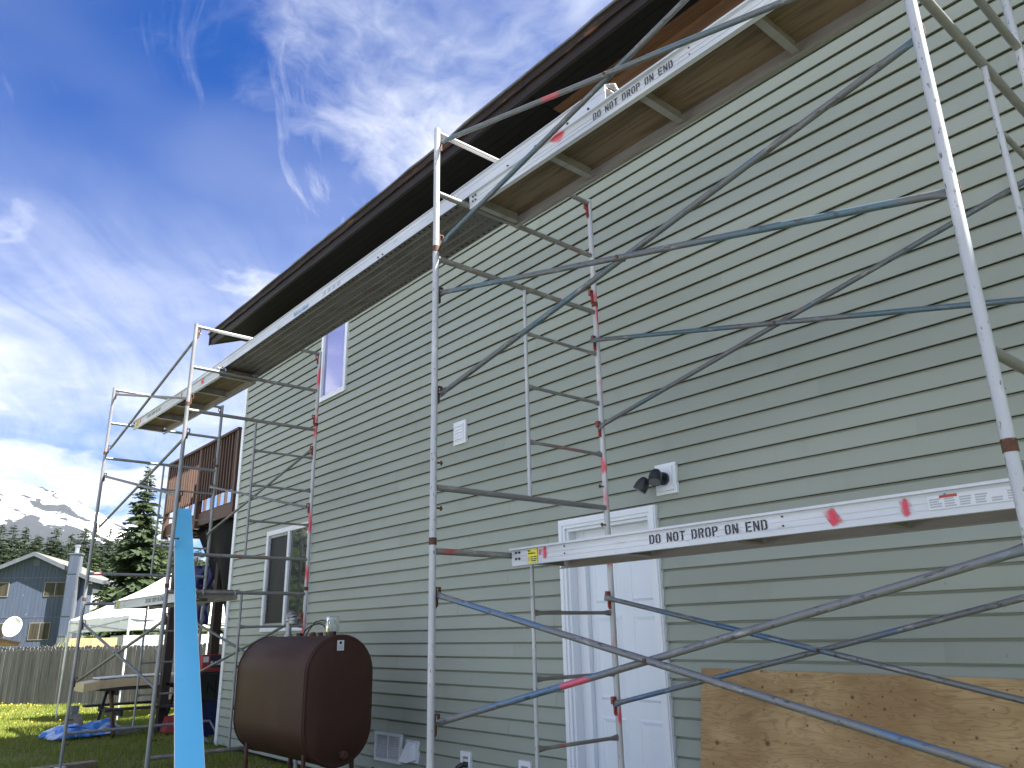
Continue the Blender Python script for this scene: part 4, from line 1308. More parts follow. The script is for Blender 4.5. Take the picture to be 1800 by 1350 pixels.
# sticker and drain plug on the end
stk = MB().box((hx + 0.0165, -0.055, top - 0.135), (hx + 0.0175, 0.015, top - 0.045)).build('sticker', 'label_white', t)
MB().tube((hx + 0.018, -0.02, top - 0.068), (hx + 0.0185, -0.02, top - 0.068), 0.014, n=16).build('print', 'stencil', stk)
for i in range(3):
    MB().box((hx + 0.0178, -0.045, top - 0.098 - i * 0.012), (hx + 0.0184, 0.005, top - 0.092 - i * 0.012)).build('print', 'label_grey', stk)
MB().tube((hx - 0.01, 0.05, TZ + 0.10), (hx + 0.05, 0.05, TZ + 0.10), 0.036, n=16).tube((hx + 0.05, 0.05, TZ + 0.10), (hx + 0.065, 0.05, TZ + 0.10), 0.022, n=10).build('drain_plug', 'rust_pipe', t)
# fuel lines from the tank to the wall
t2 = thing('fuel_line', 'thin black fuel lines looping over the top of the tank', 'fuel line', (-7.73, -1.04, top))
for (dy, dz) in ((0.0, 0.0), (0.04, 0.035)):
    key = [(0.0, 0.02 + dy, -0.01), (0.03, 0.04 + dy, 0.06), (0.10, 0.07 + dy, 0.10 + dz), (0.22, 0.09 + dy, 0.115 + dz), (0.34, 0.08 + dy, 0.10 + dz), (0.44, 0.06 + dy, 0.06 + dz), (0.50, 0.04 + dy, -0.01)]
    MB().path(key, 0.0065, 6).build('hose', 'cable', t2)
t2 = thing('fuel_cable', 'black cable drooping from the tank bottom to the ground by the wall', 'cable', (-6.78, -0.72, 0))
MB().path([(0, 0, 0.36), (0.12, 0.2, 0.24), (0.25, 0.42, 0.10), (0.35, 0.55, 0.01)], 0.01, 6).build('hose', 'cable', t2)
# litter strip under the tank
t2 = MB().box((-8.9, -0.52, 0.005), (-7.3, -0.46, 0.075)).build('printed_sheet', 'label_white', None)
tag(t2, 'white printed plastic strip lying along the wall under the tank', 'plastic sheet')

# ------------------------------------------------------------------ deck at the far end of the house
DKX0, DKX1, DKY = -16.30, -12.60, 0.0
dk = thing('deck', 'dark brown raised timber deck with slatted railing at the far end', 'deck', (-14.4, 0.0, 0.0))
def db(mb, name, mat, parent=None):
    mb.v = [(x + 14.4, y, z) for x, y, z in mb.v]
    return mb.build(name, mat, parent or dk)


db(MB().box((DKX0, 0.0, 3.45), (DKX1 + 0.02, 0.045, 3.66)), 'rim_beam', 'deck_wood')
db(MB().box((DKX0, 0.046, 3.45), (DKX0 + 0.045, 3.0, 3.66)), 'rim_beam', 'deck_wood')
for i in range(20):
    y = 0.05 + i * 0.148
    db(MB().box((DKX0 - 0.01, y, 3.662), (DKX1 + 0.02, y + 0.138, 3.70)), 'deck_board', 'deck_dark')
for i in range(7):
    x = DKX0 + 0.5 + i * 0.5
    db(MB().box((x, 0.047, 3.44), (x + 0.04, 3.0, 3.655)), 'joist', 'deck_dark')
db(MB().box((DKX0 - 0.05, -0.075, 4.865), (DKX1 + 0.02, 0.075, 4.905)), 'top_rail', 'deck_wood')
db(MB().box((DKX0, -0.001, 4.77), (DKX1, 0.04, 4.864)), 'upper_rail', 'deck_wood')
db(MB().box((DKX0, -0.001, 3.91), (DKX1, 0.04, 3.975)), 'lower_rail', 'deck_wood')
nb = 27
for i in range(nb):
    x = DKX0 + 0.09 + (DKX1 - DKX0 - 0.26) * i / (nb - 1)
    db(MB().box((x - 0.02 + random.uniform(-.004, .004), -0.04, 3.88), (x + 0.018, -0.002, 4.86)), 'baluster', 'deck_wood')
for x in (DKX0, -14.47, DKX1 - 0.10):
    db(MB().box((x, -0.05 if x != DKX0 else -0.045, 3.40), (x + 0.10, 0.05, 4.864)), 'rail_post', 'deck_wood')
for i in range(20):
    y = 0.15 + i * 0.14
    db(MB().box((DKX0 - 0.002, y, 3.88), (DKX0 + 0.034, y + 0.06, 4.86)), 'baluster', 'deck_wood')
db(MB().box((DKX0 - 0.05, 0.076, 4.865), (DKX0 + 0.09, 3.0, 4.905)), 'top_rail', 'deck_wood')
for (x, y) in ((-15.05, -0.05), (-13.95, 0.35), (-15.3, 2.9), (-12.75, 2.9)):
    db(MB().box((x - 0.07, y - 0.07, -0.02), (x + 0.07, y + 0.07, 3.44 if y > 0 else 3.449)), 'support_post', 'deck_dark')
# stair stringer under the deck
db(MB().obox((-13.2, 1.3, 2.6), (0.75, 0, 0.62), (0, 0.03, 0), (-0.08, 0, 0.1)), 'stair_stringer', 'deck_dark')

# dark sheet hung under the deck against the wall
def sheet(name, fn, nu, nv, mat, label, cat):
    mb = MB()
    vs = [fn(i / nu, j / nv) for i in range(nu + 1) for j in range(nv + 1)]
    fs = [(i * (nv + 1) + j, (i + 1) * (nv + 1) + j, (i + 1) * (nv + 1) + j + 1, i * (nv + 1) + j + 1) for i in range(nu) for j in range(nv)]
    mb.add(vs, fs, True)
    o = mb.build(name, mat)
    sol = o.modifiers.new('thickness', 'SOLIDIFY')
    sol.thickness = 0.006
    return tag(o, label, cat)


def hang(uu, vv):
    z = 3.42 - 2.25 * vv
    w0 = 2.3 * (1 - 0.74 * vv ** 0.9)
    x = -12.56 - w0 * (1 - uu)
    y = 0.16 + 0.10 * math.sin(uu * 9 + vv * 2) * (0.3 + vv) + 0.25 * vv
    return (x, y, z + 0.08 * math.sin(uu * 3.1))


sheet('hanging_tarp', hang, 36, 24, 'tarp_dark', 'black tarp hanging below the deck against the house corner', 'tarp')


def bundle(uu, vv):
    a = uu * 2 * math.pi
    rr = 0.16 + 0.05 * math.sin(3 * a + 7 * vv) + 0.03 * math.sin(5 * a - 9 * vv)
    return (-14.55 + rr * math.cos(a) + 0.1 * vv, 0.25 + rr * math.sin(a), 1.75 + 1.0 * vv)


sheet('tarp_bundle', bundle, 28, 14, 'tarp_navy', 'navy blue tarp bundle hanging under the deck behind the blue board', 'tarp')

# ------------------------------------------------------------------ yard things
# white pop-up canopy
ct = thing('canopy_tent', 'white pop-up canopy tent on thin legs behind the scaffolding', 'tent', (-20.7, 1.8, 0.0))
cn = [Vector((-18.54, 0.156, 0)), Vector((-22.5, -0.18, 0)), Vector((-22.86, 3.39, 0)), Vector((-18.86, 3.72, 0))]
co_ = Vector((-20.7, 1.8, 0))
ZV, ZEV, ZP = 1.72, 2.02, 3.2
peak = sum(cn, Vector()) / 4 + Vector((0, 0, ZP))
mb = MB()
for i in range(4):
    a, b = cn[i], cn[(i + 1) % 4]
    N_ = 12
    rows = []
    for j in range(9):
        q = j / 8
        row = []
        for k in range(N_ + 1):
            s__ = k / N_
            e = a.lerp(b, s__) + Vector((0, 0, ZEV))
            p_ = e.lerp(peak, q)
            p_.z -= 0.14 * math.sin(q * math.pi) * (0.5 + 0.9 * math.sin(s__ * math.pi))
            p_.z += 0.012 * math.sin(k * 2.3 + j * 1.7 + i)
            row.append(p_ - co_)
        rows.append(row)
    vs = [p_ for row in rows for p_ in row]
    w_ = N_ + 1
    fs = [(j * w_ + k, j * w_ + k + 1, (j + 1) * w_ + k + 1, (j + 1) * w_ + k) for j in range(8) for k in range(N_)]
    mb.add(vs, fs, True)
top_ = mb.build('canopy_top', 'canopy', ct)
for i in range(4):
    a, b = cn[i], cn[(i + 1) % 4]
    nrm = Vector(((b - a).y, -(b - a).x, 0)).normalized()
    vs, N_ = [], 24
    for k in range(N_ + 1):
        s__ = k / N_
        wv_ = 0.018 * math.sin(k * 1.6 + i) + 0.012 * math.sin(k * 3.7)
        e = a.lerp(b, s__) - co_
        drop = 0.03 * math.sin(s__ * math.pi) if i != 0 else 0.0
        vs += [e + Vector((0, 0, ZEV + 0.001)) + nrm * 0.004, e + nrm * (0.012 + wv_) + Vector((0, 0, (ZV + ZEV) / 2)), e + nrm * (0.02 + wv_) + Vector((0, 0, ZV + drop))]
    fs = [(k * 3 + q, (k + 1) * 3 + q, (k + 1) * 3 + q + 1, k * 3 + q + 1) for k in range(N_) for q in range(2)]
    MB().add(vs, fs, True).build('valance', 'canopy', ct)
for i in range(4):
    p_ = cn[i] - co_
    MB().tube(p_ + Vector((0, 0, ground_z(cn[i].x, cn[i].y))), p_ + Vector((0, 0, 0.9)), 0.018, n=10).tube(p_ + Vector((0, 0, 0.88)), p_ + Vector((0, 0, ZEV - 0.02)), 0.024, n=10).tube(p_ + Vector((0, 0, 0.865)), p_ + Vector((0, 0, 0.90)), 0.025, n=10).build('leg', 'canopy_leg', ct)
    q_ = cn[(i + 1) % 4] - co_
    MB().tube(p_ + Vector((0, 0, ZEV - 0.06)), q_ + Vector((0, 0, ZEV - 0.30)), 0.011, n=8).tube(p_ + Vector((0, 0, ZEV - 0.30)), q_ + Vector((0, 0, ZEV - 0.06)), 0.011, n=8).build('truss', 'label_grey', ct)
# concrete weights at the left legs
o = MB().add([(-0.17, -0.17, -0.03), (0.17, -0.17, -0.03), (0.17, 0.17, -0.03), (-0.17, 0.17, -0.03), (-0.10, -0.10, 0.22), (0.10, -0.10, 0.22), (0.10, 0.10, 0.22), (-0.10, 0.10, 0.22)], [(0, 3, 2, 1), (4, 5, 6, 7), (0, 1, 5, 4), (1, 2, 6, 5), (2, 3, 7, 6), (3, 0, 4, 7)])
t = thing('pier_block', 'grey concrete pier block behind the crumpled blue tarp', 'concrete block', (-17.35, -0.92, 0.0))
o.build('block', 'block', t)
MB().box((-0.05, -0.05, 0.2205), (0.05, 0.05, 0.235)).box((-0.065, -0.06, 0.2352), (-0.05, 0.06, 0.36)).box((0.05, -0.06, 0.2352), (0.065, 0.06, 0.36)).box((-0.0495, 0.05, 0.2352), (0.0495, 0.06, 0.36)).build('post_bracket', 'galv', t)
t = thing('pier_block', 'low grey concrete block under the picnic table end', 'concrete block', (-15.55, -0.60, 0.0))
o = MB().add([(-0.17, -0.3, -0.03), (0.17, -0.3, -0.03), (0.17, 0.3, -0.03), (-0.17, 0.3, -0.03), (-0.14, -0.26, 0.10), (0.14, -0.26, 0.10), (0.14, 0.26, 0.10), (-0.14, 0.26, 0.10)], [(0, 3, 2, 1), (4, 5, 6, 7), (0, 1, 5, 4), (1, 2, 6, 5), (2, 3, 7, 6), (3, 0, 4, 7)])
o.build('block', 'block', t)


# crumpled blue tarp on the grass
def crumple(uu, vv):
    x = -15.05 - 0.85 * vv - 0.35 * uu
    y = -1.72 + 1.25 * uu
    e = math.sin(math.pi * uu) ** 0.5 * math.sin(math.pi * vv) ** 0.5 if 0 < uu < 1 and 0 < vv < 1 else 0
    h = e * (0.10 + 0.16 * mnoise.noise(Vector((x * 2.2, y * 2.2, 0.3))) + 0.10 * mnoise.noise(Vector((x * 6, y * 6, 2.3))) + 0.26 * math.exp(-((uu - 0.86) ** 2) / 0.012) * math.exp(-((vv - 0.55) ** 2) / 0.08) + 0.13 * math.exp(-((uu - 0.22) ** 2) / 0.05))
    return (x + 0.12 * mnoise.noise(Vector((uu * 5, vv * 5, 7))), y + 0.15 * mnoise.noise(Vector((uu * 5, vv * 5, 3))), 0.015 + max(h, 0.0))


sheet('ground_tarp', crumple, 60, 40, 'tarp_blue', 'crumpled bright blue tarp lying on the grass', 'tarp')

# picnic table loaded with boards
pt = thing('picnic_table', 'dark weathered picnic table loaded with building boards', 'table', (-15.6, -0.25, 0.0))
for i in range(5):
    MB().box((-0.36 + i * 0.148, -0.78, 0.70), (-0.36 + i * 0.148 + 0.138, 0.95, 0.738)).build('table_board', 'table_dark', pt)
for sx in (-0.72, 0.60):
    MB().box((sx, -0.78, 0.40), (sx + 0.22, 0.95, 0.438)).build('bench_board', 'table_dark', pt)
for y in (-0.55, 0.62):
    for sx in (-1, 1):
        MB().obox((sx * 0.36, y, 0.35), (sx * -0.24, 0, 0.35), (0, 0.02, 0), (0.04, 0, 0.03)).build('leg', 'table_red' if y < 0 and sx > 0 else 'table_dark', pt)
    MB().box((-0.70, y + 0.025, 0.31), (0.78, y + 0.06, 0.399)).build('cross_beam', 'table_dark', pt)
    MB().box((-0.38, y + 0.025, 0.62), (0.38, y + 0.06, 0.699)).build('cross_beam', 'table_dark', pt)


def foam(x0, x1, y0, y1, z, th, bulge, name, mat, label):
    mb = MB()
    nx, ny = 4, 14
    vs = []
    for lay in (0, 1):
        for i in range(nx + 1):
            for j in range(ny + 1):
                y = y0 + (y1 - y0) * j / ny
                x = x0 + (x1 - x0) * i / nx
                dr = -bulge * abs((y - (y0 + y1) / 2) / (y1 - y0) * 2) ** 2.4
                vs.append((x, y, z + dr + th * lay))
    w_ = ny + 1
    tot = (nx + 1) * w_
    fs = []
    for i in range(nx):
        for j in range(ny):
            a = i * w_ + j
            fs += [(a, a + 1, a + w_ + 1, a + w_), (tot + a, tot + a + w_, tot + a + w_ + 1, tot + a + 1)]
    for j in range(ny):
        fs += [(j, tot + j, tot + j + 1, j + 1), (nx * w_ + j, nx * w_ + j + 1, tot + nx * w_ + j + 1, tot + nx * w_ + j)]
    for i in range(nx):
        fs += [(i * w_, (i + 1) * w_, tot + (i + 1) * w_, tot + i * w_), (i * w_ + ny, tot + i * w_ + ny, tot + (i + 1) * w_ + ny, (i + 1) * w_ + ny)]
    mb.add(vs, fs)
    return tag(mb.build(name, mat), label, 'panel')


foam(-15.95, -15.30, -1.28, 0.52, 0.755, 0.135, 0.06, 'siding_bundle', 'cream', 'cream coloured bundle of siding on the picnic table')
foam(-15.92, -15.40, -1.02, 0.85, 0.905, 0.018, 0.02, 'flat_board', 'board_pale', 'thin pale board lying on the cream siding bundle')
foam(-15.30, -14.98, -0.05, 0.85, 0.755, 0.03, 0.0, 'dark_board', 'tote_black', 'black flat board lying on the right end of the picnic table')
t = thing('tool_bag', 'red and white tool bag on the ground below the picnic table', 'bag', (-14.75, 0.12, 0.0))
MB().add([(-0.15, -0.22, 0.02), (0.15, -0.22, 0.02), (0.15, 0.22, 0.02), (-0.15, 0.22, 0.02), (-0.06, -0.19, 0.26), (0.07, -0.16, 0.22), (0.05, 0.17, 0.30), (-0.07, 0.19, 0.27)], [(0, 3, 2, 1), (4, 5, 6, 7), (0, 1, 5, 4), (1, 2, 6, 5), (2, 3, 7, 6), (3, 0, 4, 7)]).build('bag_body', 'bag_red', t)
MB().box((-0.05, -0.02, 0.30), (0.05, 0.20, 0.38)).build('flap', 'board_pale', t)

# storage totes and the rag box
t = thing('blue_tote', 'dark blue plastic storage bin on the ground beside the house corner', 'bin', (-13.95, 0.40, 0.0))


def tote(t, w0, d0, h, mat, z=0.0):
    mb = MB()
    q = 0.88
    vs = [(-w0 * q, -d0 * q, z), (w0 * q, -d0 * q, z), (w0 * q, d0 * q, z), (-w0 * q, d0 * q, z), (-w0, -d0, z + h), (w0, -d0, z + h), (w0, d0, z + h), (-w0, d0, z + h)]
    mb.add(vs, [(0, 3, 2, 1), (0, 1, 5, 4), (1, 2, 6, 5), (2, 3, 7, 6), (3, 0, 4, 7), (4, 5, 6, 7)])
    mb.build('bin_body', mat, t)
    MB().box((-w0 - 0.02, -d0 - 0.02, z + h - 0.03), (w0 + 0.02, d0 + 0.02, z + h + 0.012)).build('rim', mat, t)


tote(t, 0.24, 0.34, 0.50, 'tote_blue')
t = thing('black_tote', 'black plastic tote with hand lettering stacked on the blue bin', 'bin', (-13.95, 0.40, 0.513))
tote(t, 0.24, 0.34, 0.46, 'tote_black')
me = text_mesh('NPE', 0.24, 'ink_grey', ext=0.002)
me.transform(Matrix(((0, 0, 1), (1, 0, 0), (0, 1, 0))).to_4x4())
link('lettering', me, t, (0.229, -0.20, 0.14))
t = thing('rag_box', 'red and navy cardboard box of rags on top of the black tote', 'box', (-13.93, 0.30, 0.986))
MB().box((-0.15, -0.17, 0), (0.15, 0.20, 0.27)).build('carton', 'box_red', t)
MB().box((0.1502, -0.05, 0.06), (0.1515, 0.195, 0.262)).build('print', 'box_dark', t)
me = text_mesh('RAGS', 0.085, 'label_white', ext=0.001, bold=0.003)
me.transform(Matrix(((0, 0, 1), (1, 0, 0), (0, 1, 0))).to_4x4())
link('lettering', me, t, (0.153, -0.04, 0.105))
MB().box((0.1502, -0.165, 0.15), (0.1515, -0.075, 0.24)).build('print', 'label_white', t)
t = thing('folding_chair', 'folded metal chair frame on the grass by the house corner', 'chair', (-12.95, -0.12, 0.0))
MB().path([(0, -0.2, 0.30), (0, 0.15, 0.30)], 0.018, 8).path([(0, -0.2, 0.30), (0.12, 0.1, 0.02)], 0.014, 8).path([(0, 0.15, 0.3), (0.12, 0.3, 0.02)], 0.014, 8).build('frame', 'steel_grey', t)
o = MB().add([(-13.6, -0.25, 0.01), (-12.7, -0.3, 0.012), (-12.65, 0.0, 0.014), (-13.7, 0.2, 0.012)], [(0, 1, 2, 3)])
o.v += [(x, y, z + 0.02) for x, y, z in o.v]
o.f = [(3, 2, 1, 0), (4, 5, 6, 7), (0, 1, 5, 4), (1, 2, 6, 5), (2, 3, 7, 6), (3, 0, 4, 7)]
o.sm = [False] * 6
tag(o.build('floor_mat', 'green_mat'), 'dark green mat lying on the grass at the house corner', 'mat')
for (x0, y0, ln, an, lb) in ((-11.75, -2.75, 0.95, 1.35, 'weathered wood sill under the farthest outer scaffold post'),):
    o = MB().box((-0.10, 0, -0.02), (0.10, ln, 0.042)).build('sole_board', 'scrap_wood', None, (x0, y0, 0.0))
    o.rotation_euler = (0, 0, 0.12)
    tag(o, lb, 'board')
for nm, X, Y, lb in (('A', XA, YA + WF, 'wood block under the farthest tower wall post'), ('B', XB, YB, 'wood block under the outer post left of the blue board foot'), ('B', XB, YB + WF, 'wood block under the wall post behind the oil tank'), ('C', XC, YC, 'wood block under the outer post of the tower by the door'), ('C', XC, YC + WF, 'wood block under the wall post in front of the door'), ('D', XD, YD, 'wood block under the nearest outer post'), ('D', XD, YD + WF, 'wood block under the nearest wall post')):
    tag(MB().box((-0.12, -0.14, -0.03), (0.12, 0.14, 0.0415)).build('sole_board', 'scrap_wood', None, (X, Y, 0.0)), lb, 'board')

# ------------------------------------------------------------------ wooden fence
fa, fb_ = Vector((-31.92, -1.46, -0.32)), Vector((-22.68, 5.29, -0.32))
fd = (fb_ - fa).normalized()
fn_ = Vector((fd.y, -fd.x, 0))                               # towards the camera
if fn_.x < 0:
    fn_ = -fn_
FLEN = (fb_ - fa).length
fc = thing('fence', 'weathered grey wooden picket fence across the back of the yard', 'fence', fa)
PK = 0.134
ang = math.atan2(fd.y, fd.x)


def picket_mesh(h, wd):
    q = wd / 2
    e = 0.028
    pr = [(-q, 0.02), (q, 0.02), (q, h - e), (q - e, h), (-q + e, h), (-q, h - e)]
    vs = [(x, -0.009, z) for x, z in pr] + [(x, 0.009, z) for x, z in pr]
    fs = [(0, 1, 2, 3, 4, 5), (11, 10, 9, 8, 7, 6)] + [(i, 6 + i, 6 + (i + 1) % 6, (i + 1) % 6) for i in range(6)]
    return MB().add(vs, fs).mesh('picket', 'fence')


pm_ = [picket_mesh(h, 0.125) for h in (1.62, 1.638, 1.65, 1.662)]
i = 0
x = PK / 2
while x < FLEN:
    o = link('picket', pm_[random.randrange(4)], fc, fd * x + fn_ * (0.04 + random.uniform(-.004, .004)))
    o.rotation_euler = (0, random.uniform(-0.008, 0.008), ang)
    o = link('picket', pm_[random.randrange(4)], fc, fd * (x + PK / 2) - fn_ * 0.04 + Vector((0, 0, 0.055)))
    o.rotation_euler = (0, random.uniform(-0.008, 0.008), ang)
    x += PK
for z in (0.35, 1.28):
    MB().obox(fd * FLEN / 2 + Vector((0, 0, z)), fd * FLEN / 2, fn_ * 0.028, Vector((0, 0, 0.04))).build('rail', 'fence', fc)

# ------------------------------------------------------------------ little shed at the left edge, dish, weeds
t = thing('shed', 'small shed with a brown trimmed low roof at the left edge', 'shed', (-35.7, -0.5, -0.3))
mb = MB()
a = [(-1.2, -2.5), (1.0, -2.5), (1.0, 0.35), (-1.2, 0.35)]
mb.box((-1.0, -2.5, -0.02), (0.8, 0.2, 1.34))
mb.build('wall', 'shed_wall', t)
t.scale = (1.5, 1.5, 1.2)
sl_ = -0.29
vs = []
for x in (-1.2, 1.05):
    for y, dz in ((-2.7, 0), (0.75, 0), (0.75, 0.10), (-2.7, 0.10)):
        vs.append((x, y, 1.52 + sl_ * (y - 0.4) + dz))
MB().add(vs, [(0, 1, 2, 3), (7, 6, 5, 4), (0, 4, 5, 1), (1, 5, 6, 2), (2, 6, 7, 3), (3, 7, 4, 0)]).build('roof_edge', 'shed_wood', t)
vs = [(x + (0.03 if x > 0 else -0.03), y + (0.04 if y > 0 else -0.04), z + 0.101) for x, y, z in vs if True]
vs = []
for x in (-1.24, 1.09):
    for y, dz in ((-2.74, 0.101), (0.79, 0.101), (0.79, 0.135), (-2.74, 0.135)):
        vs.append((x, y, 1.52 + sl_ * (y - 0.4) + dz))
MB().add(vs, [(0, 1, 2, 3), (7, 6, 5, 4), (0, 4, 5, 1), (1, 5, 6, 2), (2, 6, 7, 3), (3, 7, 4, 0)]).build('roof', 'shed_roof', t)
t = thing('brush_heap', 'pale dry brush heap showing over the fence', 'brush heap', (-33.3, 1.87, 0))
vv = []
for i in range(500):
    a_ = random.uniform(0, 6.28)
    rr = random.uniform(0, 0.8) ** 0.7
    c0 = Vector((0.5 * rr * math.cos(a_), 1.1 * rr * math.sin(a_), random.uniform(0, 1.55) * (1 - 0.35 * rr)))
    d_ = Vector((random.uniform(-1, 1), random.uniform(-1, 1), random.uniform(0.2, 1.6))).normalized() * random.uniform(0.1, 0.35)
    s2 = d_.cross(Vector((1, 0.3, 0))).normalized() * 0.018
    vv += [c0 - s2, c0 + s2, c0 + d_]
link('stalks', trimesh('stalks', vv, 'weed'), t)
vv = []
for i in range(26):
    a_ = random.uniform(0, 6.28)
    c0 = Vector((random.uniform(-.3, .3), random.uniform(-.2, .9), 1.2))
    d_ = Vector((random.uniform(-.3, .3), random.uniform(-.4, .4), 1)).normalized() * random.uniform(0.3, 0.8)
    s2 = d_.cross(Vector((1, 0.3, 0))).normalized() * 0.012
    vv += [c0 - s2, c0 + s2, c0 + d_]
link('stalks', trimesh('stalks', vv, 'weed'), t)

# ------------------------------------------------------------------ neighbour's blue house (68 m off)
SC = 1.7
NP = Vector((0, -4.721, CAMZ)) + (Vector((-40.0, 1.66, CAMZ + 3.83)) - Vector((0, -4.721, CAMZ))) * SC   # gable apex
gN = Vector((0.888, -0.46, 0)).normalized()                  # gable outward
gU = Vector((0.46, 0.888, 0)).normalized()                   # along the gable, to the right
nh = thing('blue_house', 'weathered blue-grey wooden house with chimney beyond the fence', 'house', (NP.x, NP.y, 0))


def G(uu, z, o=0.0):
    return Vector((0, 0, 0)) + gU * uu * SC + gN * o + Vector((0, 0, CAMZ + z * SC))


def gbox(name, mat, u0, u1, z0, z1, o0, o1, parent=None):
    vs = [G(u0, z0, o0), G(u1, z0, o0), G(u1, z0, o1), G(u0, z0, o1), G(u0, z1, o0), G(u1, z1, o0), G(u1, z1, o1), G(u0, z1, o1)]
    fs = [(0, 3, 2, 1), (4, 5, 6, 7), (0, 1, 5, 4), (1, 2, 6, 5), (2, 3, 7, 6), (3, 0, 4, 7)]
    fs = [tuple(reversed(q)) for q in fs]
    return MB().add(vs, fs).build(name, mat, parent or nh)


ZB = -0.95
HWL, HWR = -2.25, 2.05
pk_z, ev_l, ev_r = 3.70, 2.68, 2.78
DEP = -9.0
# gable in storeys of vertical boarding, side wall
gw = []
w_b = 0.155
u0 = HWL
while u0 < HWR - 0.01:
    u1 = min(u0 + w_b, HWR)
    for (za, zb) in ((ZB, 1.045), (1.075, 2.705)):
        gbox('siding_board', 'nhouse', u0 + 0.006, u1, za, zb, 0.0, 0.06)
    # gable triangle pieces
    def zt(q):
        return pk_z + (ev_l - pk_z) * (q / HWL) if q < 0 else pk_z + (ev_r - pk_z) * (q / HWR)
    if min(zt(u0), zt(u1)) > 2.735:
        vs = [G(u0 + .006, 2.735, 0), G(u1, 2.735, 0), G(u1, zt(u1), 0), G(u0 + .006, zt(u0 + .006), 0)]
        vs += [p_ + gN * 0.06 for p_ in vs]
        MB().add(vs, [(0, 1, 2, 3), (7, 6, 5, 4), (0, 4, 5, 1), (1, 5, 6, 2), (2, 6, 7, 3), (3, 7, 4, 0)]).build('siding_board', 'nhouse', nh)
    u0 = u1
gbox('trim_band', 'ntrim', HWL, HWR, 2.706, 2.734, 0.0, 0.075)
gbox('trim_band', 'ntrim', HWL, HWR, 1.046, 1.074, 0.0, 0.075)
gbox('backing_wall', 'nhouse', HWL, HWR, ZB, 2.68, DEP, -0.01)
# roof with overhang
for (ue, ze, nm) in ((HWL - 0.35, ev_l - 0.16, 'l'), (HWR + 0.30, ev_r - 0.15, 'r')):
    a, b = G(0, pk_z + 0.02, 0.55), G(ue, ze, 0.55)
    c2, d2 = G(ue, ze, DEP - 0.3), G(0, pk_z + 0.02, DEP - 0.3)
    up_ = Vector((0, 0, 0.14))
    vs = [a, b, c2, d2, a + up_, b + up_, c2 + up_, d2 + up_]
    MB().add(vs, [(0, 1, 2, 3), (7, 6, 5, 4), (0, 4, 5, 1), (1, 5, 6, 2), (2, 6, 7, 3), (3, 7, 4, 0)]).build('roof', 'nroof', nh)
    a2, b2 = a + gN * 0.06, b + gN * 0.06
    dn = Vector((0, 0, -0.16))
    vs = [a + gN * .003 + dn, b + gN * .003 + dn, b2 + dn, a2 + dn, a + gN * .003 + up_, b + gN * .003 + up_, b2 + up_, a2 + up_]
    MB().add(vs, [(0, 1, 2, 3), (7, 6, 5, 4), (0, 4, 5, 1), (1, 5, 6, 2), (2, 6, 7, 3), (3, 7, 4, 0)]).build('barge_board', 'ntrim', nh)
    if nm == 'r':
        vs = [b + dn, c2 + dn, c2 + dn + gU * 0.06, b + dn + gU * 0.06, b + up_, c2 + up_, c2 + up_ + gU * 0.06, b + up_ + gU * 0.06]
        MB().add(vs, [(0, 1, 2, 3), (7, 6, 5, 4), (0, 4, 5, 1), (1, 5, 6, 2), (2, 6, 7, 3), (3, 7, 4, 0)]).build('gutter_board', 'ntrim', nh)
for (a, b, z0, z1, sp) in ((0.52, 1.40, 1.92, 2.53, 2), (-1.62, -0.86, 1.92, 2.53, 1), (0.17, 1.00, 0.12, 0.84, 2), (-1.70, -0.72, 0.1, 0.84, 2)):
    wn = gbox('window', 'nwin_frame', a, b, z0, z1, 0.0605, 0.10)
    nn_ = sp
    fw_ = 0.035
    for i in range(nn_):
        ua = a + fw_ + (b - a - 2 * fw_) * i / nn_ + (0.02 if i else 0)
        ub = a + fw_ + (b - a - 2 * fw_) * (i + 1) / nn_ - (0.02 if i < nn_ - 1 else 0)
        gbox('pane', 'glass', ua, ub, z0 + fw_, z1 - fw_, 0.1005, 0.104, wn)
        if z0 > 1 or True:
            gbox('curtain', 'curtain', ua + 0.03, ub - (0.10 if (i == 0 and a > 0.4) else 0.02), z0 + fw_ + .005, z1 - fw_ - .005, 0.1045, 0.107, wn)
gbox('attic_vent', 'ntrim', -0.07, 0.19, 3.24, 3.50, 0.0605, 0.085)
gbox('chimney', 'ntrim', 1.44, 1.90, ZB, 3.68, 0.0805, 0.75)
for (za, zb) in ((2.85, 3.66), (1.07, 2.80), (0.25, 1.02)):
    gbox('chimney_panel', 'nhouse', 1.47, 1.83, za, zb, 0.751, 0.775)
gbox('chimney_cap', 'ntrim', 1.40, 1.94, 3.681, 3.74, 0.05, 0.80)
fl = G(1.66, 3.74, 0.42)
MB().tube(fl, fl + Vector((0, 0, 0.50)), 0.15, n=16).tube(fl + Vector((0, 0, 0.50)), fl + Vector((0, 0, 0.53)), 0.21, n=16).tube(fl + Vector((0, 0, 0.56)), fl + Vector((0, 0, 0.62)), 0.21, n=16).tube(fl + Vector((0, 0, 0.53)), fl + Vector((0, 0, 0.56)), 0.12, n=16).build('flue', 'chimney_metal', nh)
